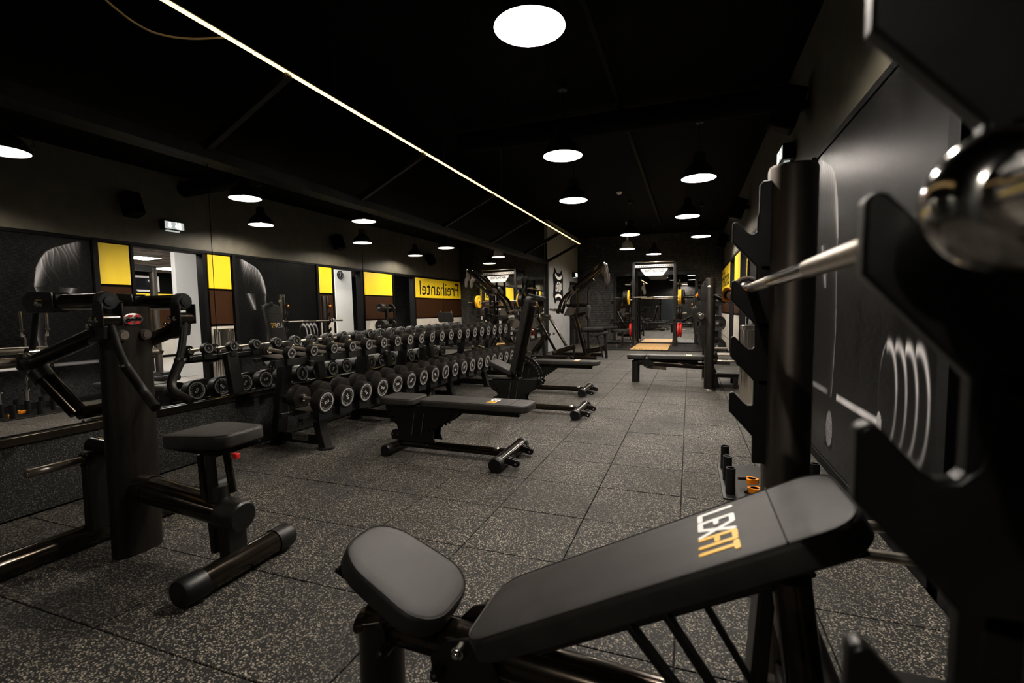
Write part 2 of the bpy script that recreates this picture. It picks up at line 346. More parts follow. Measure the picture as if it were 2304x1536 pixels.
# printed wall posters: colour varies over the flat print (a photograph of a lifter)
def sstep(a, b, x):
    t = max(0., min(1., (x-a)/(b-a))) if b != a else float(x > a); return t*t*(3-2*t)
def interp(tab, z):
    for (z0, s0), (z1, s1) in zip(tab, tab[1:]):
        if z0 >= z >= z1: return s0+(s1-s0)*(z0-z)/max(1e-6, z0-z1)
    return tab[0][1] if z > tab[0][0] else tab[-1][1]
EDGE = [(2.36, .16), (2.30, .30), (2.24, .44), (2.17, .54), (2.08, .60), (1.95, .66), (1.8, .685), (1.68, .70), (1.6, .675), (1.5, .685), (1.3, .70), (1.15, .715), (1.02, .72), (.85, .70), (.72, .69), (.55, .66)]
def ns(a, b):
    return .5+.5*math.sin(a*17.3+2.1*math.sin(b*9.1))*math.sin(b*23.7+1.7*math.sin(a*11.9))
def artwork(s, z):
    c = .0022+.0012*ns(s*.6, z*.5)
    e = interp(EDGE, z)
    if z < 2.36 and z > .55 and s < e:
        d = e-s                                              # distance in from the silhouette
        c = .003
        if z > 1.68:                                         # shirt sleeve and shoulder, lit from above
            zs = 2.37-.42*max(0, s-.05)**1.15 if s < .55 else 2.12-3.2*(s-.55)
            dep = max(0., zs-z)
            soft = .7+.3*math.sin(s*15+z*5)*math.cos(z*9-s*4)
            lit = .34*math.exp(-dep/.085)*soft+.10*math.exp(-d/.03)*sstep(1.66, 2.05, z)*soft
            for j, (s0, z0, ln_) in enumerate(((.20, 2.33, .20), (.245, 2.30, .26), (.30, 2.28, .17), (.36, 2.25, .24), (.42, 2.2, .14), (.47, 2.18, .20), (.53, 2.12, .16), (.58, 2.02, .14))):
                ux, uz = (-.30+.10*(j % 3), -1.); n_ = math.hypot(ux, uz); ux, uz = ux/n_, uz/n_
                t = (s-s0)*ux+(z-z0)*uz; q = (s-s0)*uz-(z-z0)*ux+.02*math.sin(t*14+j)
                if t > -.05:
                    fade = math.exp(-max(0, t)/ln_)
                    lit *= 1-.65*fade*math.exp(-((q-.016)/.011)**2); lit += .20*fade*fade*math.exp(-(q/.0065)**2)
            c += lit*sstep(0, .010, d)*sstep(.09, .21, s)
        else:                                                # bare arm with a bright rim
            c += (.36*math.exp(-d/.010)*(.4+.6*ns(z*1.3, 2.2))+.014*math.exp(-d/.06))*sstep(0, .008, d)
            if .18 < s < .42 and 1.35 < z < 1.82:            # waist seen under the arm
                q = abs(s-(.20+.42*(1.82-z))); c += .20*math.exp(-q/.02)+.10*math.exp(-max(0, (s-.2-.40*(1.82-z)))/.06)*sstep(1.35, 1.42, z)*(s > .2+.40*(1.82-z))*.6
    if .555 < z < .60 and s < 1.62:                          # barbell shaft
        q = (z-.555)/.045; bright = .55 if s > .78 else .16
        c = max(c, bright*(.35+.65*math.sin(math.pi*q))) if not (.55 < s < .78) else c
    for k in (3, 2, 1, 0):                                   # stacked plates
        cx, a, b = 1.68+.115*k, .13, .295
        q = math.hypot((s-cx)/a, (z-.74)/b)
        if q < 1: c = .003+.002*ns(s*3, z*3)
        if k == 0 and s <= cx+.03: c += .16*math.exp(-((q-.95)/.035)**2)*(.15+.85*sstep(.8, 1.02, z))*(.4+.6*ns(z*5, s*3))+.05*max(0, ns(s*9, z*9)-.7)
        if s > cx-.03:
            rim = abs(q-.90); c += .50*math.exp(-(rim/.085)**2)*(.25+.75*sstep(.5, .95, z))*(.65+.35*ns(z*1.3, s))
    if math.hypot((s-1.58)/.035, (z-.57)/.07) < 1: c = .30
    if .52 < s < .72 and .18 < z < .46:                      # shoe on the rough floor
        if math.hypot((s-.62)/.085, (z-.32)/.13) < 1: c = .22*(.4+.6*ns(s*4, z*6))
    elif z < .50: c += .030*random.random()*sstep(.5, .2, z)*(1.3-abs(s-.5))*(s < 1.7)
    return c
def poster(label, y_in, sgn, y_out):
    ln = abs(y_out-y_in); nx = int(ln/.0085); nz = int(2.31/.0085); x = .962
    root = thing('wall_poster', label, 'poster', (x, (y_in+y_out)/2, .08))
    vs, fs, cs = [], [], []
    for j in range(nz+1):
        for i in range(nx+1):
            s = ln*i/nx; z = .08+2.31*j/nz; vs.append((x, y_in+sgn*s, z)); c = artwork(s, z); cs += [c*1.0, c*.97, c*.985, 1]
    for j in range(nz):
        for i in range(nx):
            a = j*(nx+1)+i; q = (a, a+1, a+nx+2, a+nx+1); fs.append(q if sgn < 0 else q[::-1])
    g = G(); g.v = vs; g.f = fs
    m = mat('printed poster film', (.02, .02, .02), .36, 0, .06)
    n, l, b = nt(m); at = n.new('ShaderNodeAttribute'); at.attribute_name = 'print'; l.new(at.outputs['Color'], b.inputs['Base Color'])
    o = obj('print', g, m, root, smooth=False)
    ca = o.data.color_attributes.new('print', 'FLOAT_COLOR', 'POINT'); ca.data.foreach_set('color', cs)
    obj('backing_board', G().bb((.9635, min(y_in, y_out), .075), (1.0, max(y_in, y_out), 2.395)), 'black', root)
    return root
poster('black wall print of lifter with left shoulder, beside tall near rack', 4.66, -1, 2.46)
poster('black wall print of lifter, between bin and far press bench', 7.12, 1, 9.26)

# mirrors on the left wall (they lean back very slightly, as the reflections in the photograph show)
NM = V((math.cos(.0104)*math.cos(-.005), math.cos(.0104)*math.sin(-.005), math.sin(.0104)))
def mx(y, z, d=0.): return -3.734-((y-6)*NM.y+(z-1.2)*NM.z)/NM.x+d
seams = [-4.0, -1.05, .97, 2.97, 4.95, 6.97, 9.03, 11.1, 12.88]
mw = struct('trim_2', G().bb((-3.83, YB, .44), (-3.808, 12.92, 2.48)), 'black')
for a, b in zip(seams, seams[1:]):
    g = G(); a += .003; b -= .003
    vs = [(mx(y, z, q), y, z) for q in (0, -.006) for y, z in ((a, .485), (b, .485), (b, 2.44), (a, 2.44))]
    g.add(vs, [(0, 1, 2, 3), (7, 6, 5, 4), (0, 4, 5, 1), (1, 5, 6, 2), (2, 6, 7, 3), (3, 7, 4, 0)])
    obj('mirror_pane', g, 'mirror', mw, smooth=False)
struct('trim_3', G().bb((-3.79, YB, .43), (-3.70, 12.97, .482)), 'bronze', None, .004)
struct('trim_4', G().bb((-3.80, YB, 2.44), (-3.66, 12.97, 2.535)), 'trim', None, .004)
struct('trim_5', G().bb((-3.79, 12.88, .43), (-3.66, 12.97, 2.5)), 'satin', None, .004)
# canopy over the mirror: sloping struts carrying the light strip
cn = thing('mirror_canopy', 'black canopy frame of sloping struts carrying the long warm light strip', 'light', (-3.2, 4.5, 2.5))
for y in (-1.2, .9, 2.9, 4.85, 6.9, 8.85, 10.9, 12.93):
    obj('strut', G().beam((-3.70, y, 2.52), (-2.80, y, 2.955), .05, .07), 'satin', cn, .004)
obj('end_post', G().beam((-3.70, 12.90, 2.5), (-3.74, 12.90, 3.1), .05, .05, (0, 1, 0)), 'satin', cn, .004)
obj('strip_profile', G().bb((-2.83, -1.4, 2.965), (-2.78, 13.05, 3.0)), 'satin', cn, .003)
LEDS = [-1.4, 1.35, 2.6, 4.1, 5.6, 7.1, 8.6, 10.1, 11.6, 13.04]
for a, b in zip(LEDS, LEDS[1:]):
    z = 2.957+random.uniform(-.002, .002)
    obj('lit_strip', G().bb((-2.822, a, z), (-2.790, b-.012, 2.9645)), 'led', cn)
for y in (3.4, 5.3, 7.2, 9.1, 11.0, 12.85):
    obj('hanger_wire', G().cyl((-2.80, y, 3.0), (-2.80, y, ZC), .004, n=6), 'steel', cn)
tag(obj('strip_cable', G().tube([(-3.03, 1.70, 3.02), (-3.0, 1.81, 2.90), (-3.0, 1.93, 2.86), (-3.0, 2.04, 2.85), (-3.0, 2.16, 2.88), (-2.97, 2.30, 2.93), (-2.85, 2.42, 2.98)], .006, 8, .05), 'cable'),
    'pale power cable sagging beside the near end of the light strip', 'cable')
tag(obj('ceiling_track', G().bb((-.845, -1, ZC-.085), (-.795, 14.9, ZC-.05)).bb((-.83, 2, ZC-.05), (-.81, 2.05, ZC)).bb((-.83, 8, ZC-.05), (-.81, 8.05, ZC)).bb((-.83, 13, ZC-.05), (-.81, 13.05, ZC)), 'black', bev=.003),
    'long thin black cable track running along the ceiling', 'track')
tag(obj('air_duct', G().cyl((-3.0, 6.2, 3.5), (XR, 6.2, 3.5), .13, n=24), 'ceil'), 'round black air duct crossing under the ceiling', 'duct')
sd = thing('smoke_detector', 'small white round smoke detector on the black ceiling', 'detector', (-1.45, 10.7, ZC))
obj('base', G().cyl((-1.45, 10.7, ZC), (-1.45, 10.7, ZC-.02), .06), 'wallwhite', sd); obj('cover', G().lathe([(.05, 0), (.045, -.02), (.02, -.03), (0, -.03)], (-1.45, 10.7, ZC-.02)), 'wallwhite', sd)
# far mirror
fm = thing('wall_mirror', 'large framed mirror on the far black brick wall', 'mirror', (-1.11, YF, 0))
obj('mirror_pane', G().bb((-2.39, YF-.022, .06), (.17, YF-.01, 2.33)), 'mirror', fm, smooth=False)
for a, b in (((-2.47, YF-.05, .0), (-2.38, YF, 2.42)), ((.16, YF-.05, 0), (.25, YF, 2.42)), ((-2.38, YF-.05, 2.32), (.16, YF, 2.42)), ((-2.38, YF-.05, 0), (.16, YF, .07))):
    obj('frame_rail', G().bb(a, b), 'satin', fm, .004)
# grey wall: door and emblem
struct('door_1', G().bb((-3.74, 15.85, 0), (-3.71, 16.75, 2.06)), 'satin')
struct('trim_6', G().bb((-3.74, 15.79, 0), (-3.69, 15.85, 2.12)).bb((-3.74, 16.75, 0), (-3.69, 16.81, 2.12)).bb((-3.74, 15.85, 2.06), (-3.69, 16.75, 2.12)), 'trim')
em = thing('wall_emblem', 'black horned emblem with white arcs and leaves on light grey wall', 'emblem', (-3.73, 14.26, 1.4))
def em2(x, y): return ((x-340)/285*1.16, -(y-730)/1060*1.04)
def epoly(pts, m, nm, q):
    obj(nm, G().prism([em2(*p) for p in pts], (-3.73+q, 14.26, 1.9), Y, Z, .014), m, em, smooth=False)
def arc(cx, cy, rx, ry, a0, a1, n=9): return [(cx+rx*math.cos(math.radians(a0+(a1-a0)*i/n)), cy-ry*math.sin(math.radians(a0+(a1-a0)*i/n))) for i in range(n+1)]
body = [(245, 200)]+arc(340, 205, 85, 130, 195, 345)[1:-1]+[(432, 225), (480, 440), (470, 730), (480, 1040), (432, 1260)]+arc(340, 1280, 80, 125, 12, 168)[0:]+[(252, 1260), (200, 1040), (214, 730), (197, 410)]
epoly(body, 'black', 'shield', 0)
epoly([(255, 345)]+arc(342, 345, 72, 100, 200, 340)+[(425, 385), (446, 460)]+arc(345, 420, 85, 112, 330, 215)+[(235, 410)], 'labwhite', 'white_arc', .004)
epoly([(238, 1040)]+arc(340, 1060, 90, 96, 160, 20)+[(446, 1060), (425, 1120)]+arc(342, 1130, 75, 86, 25, 155)+[(262, 1115)], 'labwhite', 'white_arc', .004)
for pts in ([(290, 665), (315, 590), (335, 590), (332, 670)], [(352, 600), (375, 605), (402, 680), (362, 675)], [(292, 812), (330, 815), (338, 895), (320, 895)], [(360, 820), (402, 825), (385, 905), (355, 905)]):
    epoly(pts, 'labwhite', 'white_leaf', .004)
g = text('gym80', .3, (-3.718, 14.26, 1.895), Y, Z, .006, sx=.9); obj('lettering', g, 'labwhite', em, smooth=False)

def exit_sign(label, c, face, wy):
    r = thing('exit_sign', label, 'sign', c); x, y, z = c
    obj('housing', G().box((x, y, z), (.11, wy, .16)), 'plastic', r, .006)
    f = face*.056
    obj('lit_face', G().box((x+f, y, z), (.004, wy-.03, .125)), 'exit', r)
    u = V((0, -1 if face < 0 else 1, 0))
    def P(pts, du, nm): obj(nm, G().prism(pts, V((x+f+face*.004, y, z))+u*du, u, Z, .003), 'exitmark', r, smooth=False)
    k = 1 if face < 0 else 1
    P([(0, -.05), (.04, -.005), (.016, -.005), (.016, .045), (-.016, .045), (-.016, -.005), (-.04, -.005)], .08, 'arrow')
    P([(-.05, -.055), (-.012, -.055), (-.012, .055), (-.05, .055)], -.06, 'doorway_symbol')
    P([(.0, -.05), (.018, -.05), (.022, -.012), (.042, -.03), (.05, -.02), (.03, .02), (.012, .028), (-.004, .01)], -.055, 'running_figure')
    P([(.024+.011*math.cos(a*.785), .044+.011*math.sin(a*.785)) for a in range(8)], -.055, 'figure_head')
    obj('lower_lens', G().box((x, y, z-.088), (.05, wy*.6, .018)), 'exit', r)
    return r
exit_sign('lit emergency exit box sign high on right wall above doorway', (.93, 5.9, 2.80), -1, .36)
exit_sign('lit emergency exit box sign on grey wall above far dark door', (-3.67, 16.25, 2.36), 1, .36)
def speaker(y, label):
    r = thing('wall_speaker', label, 'speaker', (.88, y, 3.0))
    rot = Matrix.Rotation(math.radians(18), 3, 'Y')
    obj('cabinet', G().box((.82, y, 3.02), (.22, .24, .38), rot), 'black', r, .03)
    obj('bracket', G().bb((.9, y-.04, 3.0), (1.0, y+.04, 3.08)), 'satin', r, .004)
    obj('grille', G().box(V((.82, y, 3.02))+rot @ V((-.112, 0, 0)), (.006, .2, .33), rot), 'black', r, .002)
speaker(5.2, 'black wall speaker above the nearest lifter print'); speaker(9.95, 'black wall speaker above the second doorway'); speaker(14.5, 'black wall speaker above the yellow Freihantel sign')
cb = thing('ceiling_bracket', 'small pale bracket hanging from ceiling near right wall', 'bracket', (.78, 4.0, ZC))
obj('plate', G().bb((.74, 3.97, 3.5), (.80, 4.0, 3.56)).bb((.75, 3.975, 3.40), (.765, 3.99, 3.5)), 'steel', cb); obj('rod', G().cyl((.77, 3.985, 3.56), (.77, 3.985, ZC), .005, n=6), 'steel', cb)

# ------------------------------------------------------------------ pendant lamps
def lamp(x, y, label, z=2.916, silver=False, D=.437):
    r = D/2; root = thing('pendant_lamp', label, 'lamp', (x, y, z), 'pendant lamps')
    if silver: prof = [(r, 0), (r*.97, .012), (r*.80, .03), (r*.74, .05), (r*.72, .12), (r*.58, .19), (r*.34, .235), (r*.15, .25), (.035, .25), (.032, .36), (0, .36)]
    else: prof = [(r, 0), (r*.985, .02), (r*.88, .09), (r*.68, .145), (r*.45, .185), (r*.36, .215), (r*.34, .31), (r*.26, .335), (0, .335)]
    inner = [(max(q-.006, 0), h-.004) for q, h in prof]
    obj('shade', G().lathe(prof+[(0, prof[-1][1])], (x, y, z), Z, 36), 'lampsilver' if silver else 'lampblack', root)
    obj('shade_lining', G().lathe([(r-.001, .001)]+inner[1:-2]+[(0, inner[-3][1])], (x, y, z), Z, 36), 'wallwhite', root)
    q = interp([(h, w_) for w_, h in prof[::-1]], .115)-.012
    obj('glow_face', G().lathe([(q, .115), (q*.5, .112), (0, .111)], (x, y, z), Z, 32), 'glow_face', root)  # added glowing disc, paints the bulb light on the shade lining
    obj('bulb', G().sph((x, y, z+.078), .042, 16), 'bulb', root)
    obj('cord', G().cyl((x, y, z+prof[-1][1]), (x, y, ZC-.05), .005, n=8), 'plastic', root)
    obj('canopy', G().lathe([(.05, -.07), (.055, -.05), (.055, 0), (0, 0)], (x, y, ZC)).cyl((x, y, ZC-.07), (x, y, ZC-.06), .05), 'lampsilver' if silver else 'lampblack', root)
lamp(-.94, 2.92, 'black pendant lamp nearest the camera, largest of all')
lamp(-1.36, 5.41, 'second black pendant lamp of the left row, over the flat bench')
lamp(-1.75, 7.64, 'third black pendant lamp of the left row, behind the second')
lamp(-1.32, 11.62, 'black pendant lamp just above the silver pendant')
lamp(-1.71, 14.36, 'silver dome pendant lamp in front of the brick wall', 2.92, True, .42)
lamp(-1.03, 15.2, 'black pendant lamp right above the power rack', 2.83)
lamp(.09, 6.99, 'first black pendant lamp of the right row in view')
lamp(-.06, 9.76, 'second black pendant lamp of the right row in view')
lamp(.23, 12.57, 'farthest black pendant lamp of the right row')
lamp(.12, 2.7, 'black pendant lamp of the right row just above the frame')
lamp(-.35, -3.35, 'black pendant lamp before the rear brick wall, seen in far mirror')
#PART2

# ------------------------------------------------------------------ dumbbell racks and dumbbells
def rack(label, y0, y1, frames, plaque):
    r = thing('dumbbell_rack', label, 'rack', (-3.25, (y0+y1)/2, 0))
    for y in frames:
        obj('rear_upright', G().beam((-3.53, y, 0), (-3.40, y, .83), .07, .12, Y), 'satin', r, .008)
        obj('front_leg', G().beam((-2.985, y, 0), (-3.08, y, .36), .07, .10, Y), 'satin', r, .008)
        obj('cross_tube', G().cyl((-3.50, y, .135), (-3.02, y, .135), .03, fx=X), 'bronze', r)
        obj('gusset_plate', G().bb((-3.49, y-.012, .03), (-3.02, y+.012, .115)), 'satin', r, .002)
        obj('shelf_arm', G().beam((-3.45, y, .42), (-2.9, y, .30), .05, .06), 'satin', r, .006)
        obj('shelf_arm', G().beam((-3.45, y, .82), (-3.10, y, .745), .05, .05), 'satin', r, .006)
        for x, nm in ((-2.985, 'foot'), (-3.53, 'foot')):
            obj(nm, G().lathe([(.075, 0), (.075, .014), (.06, .02), (0, .02)], (x, y, 0)), 'plastic', r)
    a = V((math.cos(.10), 0, -math.sin(.10)))
    for cx, cz, wd in ((-3.28, .795, .19), (-3.02, .345, .20)):
        n = V((-a.z, 0, a.x))*1; c = V((cx, 0, cz))
        g = G()
        for k in (-1, 1): g.beam(c+a*(k*wd/2)+Y*y0, c+a*(k*wd/2)+Y*y1, .035, .035)
        obj('shelf_rails', g, 'satin', r, .004)
        obj('shelf_lip', G().beam(c+a*(wd*.5+.03)+Y*y0-Z*.005, c+a*(wd*.5+.03)+Y*y1-Z*.005, .012, .06), 'satin', r, .002)
    if plaque:
        y = frames[0]-.0145
        pl = obj('name_plaque', G().bb((-3.345, y-.003, .055), (-3.165, y, .113)), 'badge', r, .001)
        obj('lettering', text('ELBESPORT', .042, (-3.255, y-.0035, .092), X, Z, .001, sx=.78), 'black', pl, smooth=False)
        obj('small_lettering', text('EQUIPMENT', .018, (-3.255, y-.0035, .067), X, Z, .001, sx=1.25), 'black', pl, smooth=False)
    return r
rk1 = rack('near black dumbbell rack with name plaque, below the mirror wall', 3.0, 5.375, (3.36, 4.47, 5.28), True)
rk2 = rack('far black dumbbell rack, beyond the rack with the plaque', 5.385, 8.22, (5.80, 6.98, 8.08), False)

HEAD = obj('head', G().lathe([(.25, 0), (.92, 0), (.985, .03), (1, .09), (1, .91), (.985, .97), (.92, 1), (.86, .985), (0, .985)], (0, 0, 0), X, 36), 'rubber').data
def ringmesh():
    g = G().lathe([(.70, 0), (.70, .0012), (.82, .0012), (.82, 0)], (0, 0, 0), X, 36)
    for w0, t0 in (('ELBESPORT', 160), ('ELBESPORT', -20)):
        for i, ch in enumerate(w0):
            t = math.radians(t0-i*17.5); c = V((0.0005, math.cos(t)*.58, math.sin(t)*.58)); rad = V((0, math.cos(t), math.sin(t)))
            q = text(ch, .235, c, rad.cross(X)*1.0, rad, .001, sx=.75); g.add(q.v, q.f)
    return g
RING = obj('ring_print', ringmesh(), 'print', smooth=False).data
HANDLE = obj('handle', G().cyl((-.5, 0, 0), (.5, 0, 0), 1, n=16), 'steel').data
COLLAR = obj('collar', G().lathe([(1, 0), (1.6, .1), (1.6, .8), (1.2, 1), (0, 1)], (0, 0, 0), X, 16), 'chrome').data
NUM = {}
def num(wt):
    if wt not in NUM: NUM[wt] = obj('number_print', text('%.1f' % wt, .36, (0, 0, 0), Y, Z, .001, sx=.95), 'numprint', smooth=False).data
    return NUM[wt]
def inst(nm, me, parent, loc, sc, rot=(0, 0, 0)):
    o = bpy.data.objects.new(nm, me); COL.objects.link(o); o.parent = parent; o.location = loc; o.scale = sc; o.rotation_euler = rot; return o
SAD = {}
ORD = 'first second third fourth fifth sixth seventh eighth ninth tenth eleventh twelfth thirteenth fourteenth fifteenth sixteenth seventeenth eighteenth nineteenth twentieth'.split()
TILT = .10
def dumbbell(x, y, z, r, hl, gap, wt, label, group, rk):
    root = thing('dumbbell', label, 'dumbbell', (x, y, z), group); root.rotation_euler = (0, TILT, 0)
    tw = random.uniform(-1.2, 1.2)
    h = inst('handle', HANDLE, root, (0, 0, 0), (gap+.02, .0155, .0155))
    for s in (1, -1):
        hd = inst('head', HEAD, root, (s*gap/2, 0, 0), (hl, r, r), (0, 0, 0 if s > 0 else math.pi))
        inst('collar', COLLAR, root, (s*gap/2, 0, 0), (.022, .019, .019), (0, 0, math.pi if s > 0 else 0))
        tt = tw if s > 0 else random.uniform(-1.5, 1.5)
        xe = s*(gap/2+hl*.985+.0006)
        inst('ring_print', RING, root, (xe, 0, 0), (1, r, r), (tt, 0, 0 if s > 0 else math.pi))
        inst('number_print', num(wt), root, (xe+s*.0008, 0, 0), (1, r*.92, r*.92), (tt, 0, 0 if s > 0 else math.pi))
    ca, sa = math.cos(TILT), math.sin(TILT)
    for s in (1, -1):                                     # saddle block under each head, a part of the rack
        c = V((x, y, z))+V((ca, 0, -sa))*(s*(gap/2+hl*.5)); rr = r*1.003; key = None
        pts = [(-r*.8, -r-.05), (r*.8, -r-.05)]+[(rr*math.sin(math.radians(a)), -rr*math.cos(math.radians(a))) for a in (52, 39, 26, 13, 0, -13, -26, -39, -52)]
        g = G().prism(pts, c, Y, Z, hl*.62)
        obj('saddle', g, 'plastic', rk)
    tp = [(-.085, -r*.86), (.085, -r*.86), (.085, -r*.86-.006), (-.085, -r*.86-.006)]
    obj('tray_plate', G().prism([(a*(gap/.17)*.96, b) for a, b in tp], V((x, y, z)), V((ca, 0, -sa)), V((sa, 0, ca)), .16), 'brush', rk, smooth=False)
for i in range(20):
    y = 3.14+.2565*i; wt = 2*(i//2+1); r = .052+.0021*i if i > 3 else (.050+.0012*i); hl = .055+.0030*i
    dumbbell(-3.265-.0*hl, y, .872+.0008*i, r, hl, .20, wt, 'dumbbell marked %d.0 on the upper shelves, %s from the near end' % (wt, ORD[i]), 'dumbbells on the upper shelves', rk1 if i < 9 else rk2)
for i in range(19):
    y = 3.196+.2585*i; wt = 22+2*(i//2); r = .098+.0003*i; hl = .088+.0022*i
    dumbbell(-2.985-.0006*i, y, .470-.0006*i, r, hl, .165, wt, 'dumbbell marked %d.0 on the lower shelves, %s from the near end' % (wt, ORD[i]), 'dumbbells on the lower shelves', rk1 if i < 9 else rk2)
for o in [o for o in bpy.data.objects if o.parent is None and o.name.split('.')[0] in ('head', 'ring_print', 'handle', 'collar', 'number_print')]: bpy.data.objects.remove(o)

# ------------------------------------------------------------------ adjustable dumbbell benches
def cushion(nm, c, L, N, ln, wd, th, parent, cr=.05, taper=1., seam=None):
    p = obj(nm, G().pad(c, L, N, ln, wd, th, cr, .014, taper), 'vinyl', parent)
    Lv = V(L).normalized(); Nv = V(N).normalized(); W = Nv.cross(Lv); c = V(c)
    def loop(i, z):
        g = G(); g.pad(c-Nv*0, L, N, ln, wd, th, cr, .014, taper); pts = [V(q) for q in g.v[28*4:28*5]]
        return pts+[pts[0]]
    obj('piping', G().tube([q+Nv*.0008 for q in loop(0, 0)], .0016, 5), 'vinylside', p)
    if seam is not None:
        q = c+Lv*seam
        obj('seam', G().beam(q-W*(wd*.49)+Nv*.0022, q+W*(wd*.49)+Nv*.0022, .0035, .0016, Nv), 'black', p)
    return p
def bench(label, o, back, seat, badge=True):
    """o = floor point under the hinge; +X is the head end; back / seat = angles in degrees"""
    o = V(o); r = thing('weight_bench', label, 'bench', o)
    T = lambda x, y, z: o+V((x, y, z))
    ax = 'bronze'
    obj('rear_foot', G().cyl(T(-.25, -.20, .048), T(-.25, .20, .048), .046, n=24, flat=.9), ax, r)
    for s in (-1, 1): obj('foot_cap', G().lathe([(.049, 0), (.049, .055), (.043, .064), (0, .064)], T(-.25, s*.16, .048), Y*s, 24), 'plastic', r)
    obj('floor_beam', G().cyl(T(-.24, 0, .062), T(.76, 0, .062), .040, n=24, flat=.82, fx=Y), ax, r)
    obj('front_foot', G().cyl(T(.77, -.31, .056), T(.77, .31, .056), .053, n=24), ax, r)
    for s in (-1, 1):
        obj('foot_cap', G().lathe([(.056, 0), (.056, .05), (.05, .062), (0, .062)], T(.77, s*.265, .056), Y*s, 24), 'plastic', r)
        wh = obj('wheel_bracket', G().prism([(0, -.02), (.06, -.038), (.085, -.03), (.09, -.005), (.075, .012), (0, .03)], T(.815, s*.17+.016, .055), X, Z, .006).prism([(0, -.02), (.06, -.038), (.085, -.03), (.09, -.005), (.075, .012), (0, .03)], T(.815, s*.17-.016, .055), X, Z, .006), 'satin', r)
        obj('wheel', G().cyl(T(.885, s*.17-.011, .04), T(.885, s*.17+.011, .04), .028, n=18), 'rubber', wh)
        obj('axle_bolt', G().cyl(T(.885, s*.17-.021, .04), T(.885, s*.17+.021, .04), .008, n=10), 'chrome', wh)
    side = [(-.345, .405), (-.335, .33), (-.30, .275), (-.235, .235), (-.225, .20), (-.28, .185), (-.295, .15), (-.285, .105), (.135, .10), (.115, .15), (.12, .20), (.165, .245), (.25, .28), (.32, .33), (.365, .395), (.34, .43), (.05, .435), (-.03, .40)]
    if back > 30:                                          # raised: the rear quadrant shows behind the backrest
        side = [(-.345, .36), (-.335, .30), (-.30, .25), (-.235, .21), (-.225, .18), (-.28, .165), (-.295, .14), (-.285, .105), (.135, .10), (.115, .15), (.13, .20), (.22, .26), (.31, .33), (.34, .37), (.30, .40), (-.05, .37)]
    for s in (-1, 1):
        p = obj('side_plate', G().prism(side, T(0, s*.062, 0), X, Z, .010), 'satin', r, .002)
        g = G()
        for k in range(9):
            t = math.radians(-70+11*k+ (0)); q = T(.02+.30*math.sin(math.radians(12+8.2*k)), s*.0675, .47-.27*math.cos(math.radians(12+8.2*k)))
            g.cyl(q-Y*.001, q+Y*.001, .010, n=10)
        for k in range(4):
            q = T(-.30+.032*k, s*.0675, .345-.045*k); g.cyl(q-Y*.001, q+Y*.001, .010, n=10)
        tag(obj('adjustment_holes', g, 'black', p), 'row of round holes')
        for x in (-.275, -.225): obj('plate_bolt', G().sph(T(x, s*.069, .15), .007, 8), 'chrome', p)
        for x in (-.06, .03): obj('slot_edge', G().beam(T(x-.03, s*.068, .15), T(x, s*.068, .345), .003, .004, Y), 'steel', p)
    obj('pedestal', G().beam(T(-.045, 0, .08), T(.0, 0, .40), .11, .10, Y), 'satin', r, .006)
    bk, st = math.radians(back), math.radians(seat)
    H = T(.0, 0, .41)
    L = V((math.cos(bk), 0, math.sin(bk))); N = V((-math.sin(bk), 0, math.cos(bk)))
    c = H+L*.49+N*.062
    p = cushion('back_pad', c, L, N, .94, .285, .056, r, .06, 1.0, .325)
    obj('pad_support', G().beam(H+L*.03+N*-.022, H+L*.86+N*-.022, .06, .05, Y), 'bronze' if back > 30 else 'satin', r, .006)
    obj('pad_board', G().beam(H+L*.08+N*.002, H+L*.90+N*.002, .20, .010, N), 'black', r)
    lexfit(c+L*.15+N*.0025, -Y if 1 else Y, L, .185, .072, p)
    L2 = V((-math.cos(st), 0, math.sin(st))); N2 = V((math.sin(st), 0, math.cos(st)))
    c2 = H+L2*.20+N2*.062
    cushion('seat_pad', c2, -L2, N2, .33, .30, .056, r, .06, 1.0)
    obj('seat_bracket', G().beam(H+L2*.02+N2*-.01, H+L2*.32+N2*-.01, .07, .03, Y), 'satin', r, .004)
    obj('seat_bracket', G().prism([(-.035, .36), (.035, .36), (.02, .50), (.0, .47), (-.03, .455)], T(0, .075, 0), X, Z, .008), 'brush', r)
    if back > 30:
        ring = [(-.0+.30*math.cos(math.radians(a)), .37+.30*math.sin(math.radians(a))) for a in range(2, 80, 8)]
        inn = [(-.0+.22*math.cos(math.radians(a)), .37+.22*math.sin(math.radians(a))) for a in range(78, -2, -8)]
        q = obj('quadrant', G().prism(ring+inn, T(0.02, .03, 0), X, Z, .010), 'satin', r, .002)
        g = G()
        for k in range(8):
            a = math.radians(8+9*k); w = T(.02+.255*math.cos(a), .024, .37+.255*math.sin(a)); g.cyl(w-Y*.001, w+Y*.001, .011, n=10)
        tag(obj('adjustment_holes', g, 'steel', q), 'row of round holes')
        obj('end_cap', G().beam(H+L*.93+N*-.03, H+L*.99+N*-.03, .22, .03, Y), 'vinylside', r, .008)
        for s in (-1, 1): obj('cap_bolt', G().sph(H+L*.955+N*-.047+Y*s*.06, .008, 8), 'chrome', r)
    obj('adjuster_pin', G().cyl(T(.30, -.10, .40), T(.30, .10, .40), .014).sph(T(.30, -.11, .40), .022, 10), 'plastic', r)
    if badge: obj('badge', G().lathe([(.022, 0), (.018, .003), (0, .003)], T(.66, -.012, .094), (0, -.3, 1), 16), 'badge', r)
    return r
bench('grey flat bench nearest, in front of the dumbbell racks', (-2.10, 3.55, 0), 0, 0)
bench('grey bench with backrest raised upright beside dumbbell racks', (-1.92, 5.40, 0), 77, 22)
bench('grey flat bench behind the upright bench', (-2.14, 6.78, 0), 0, 0)

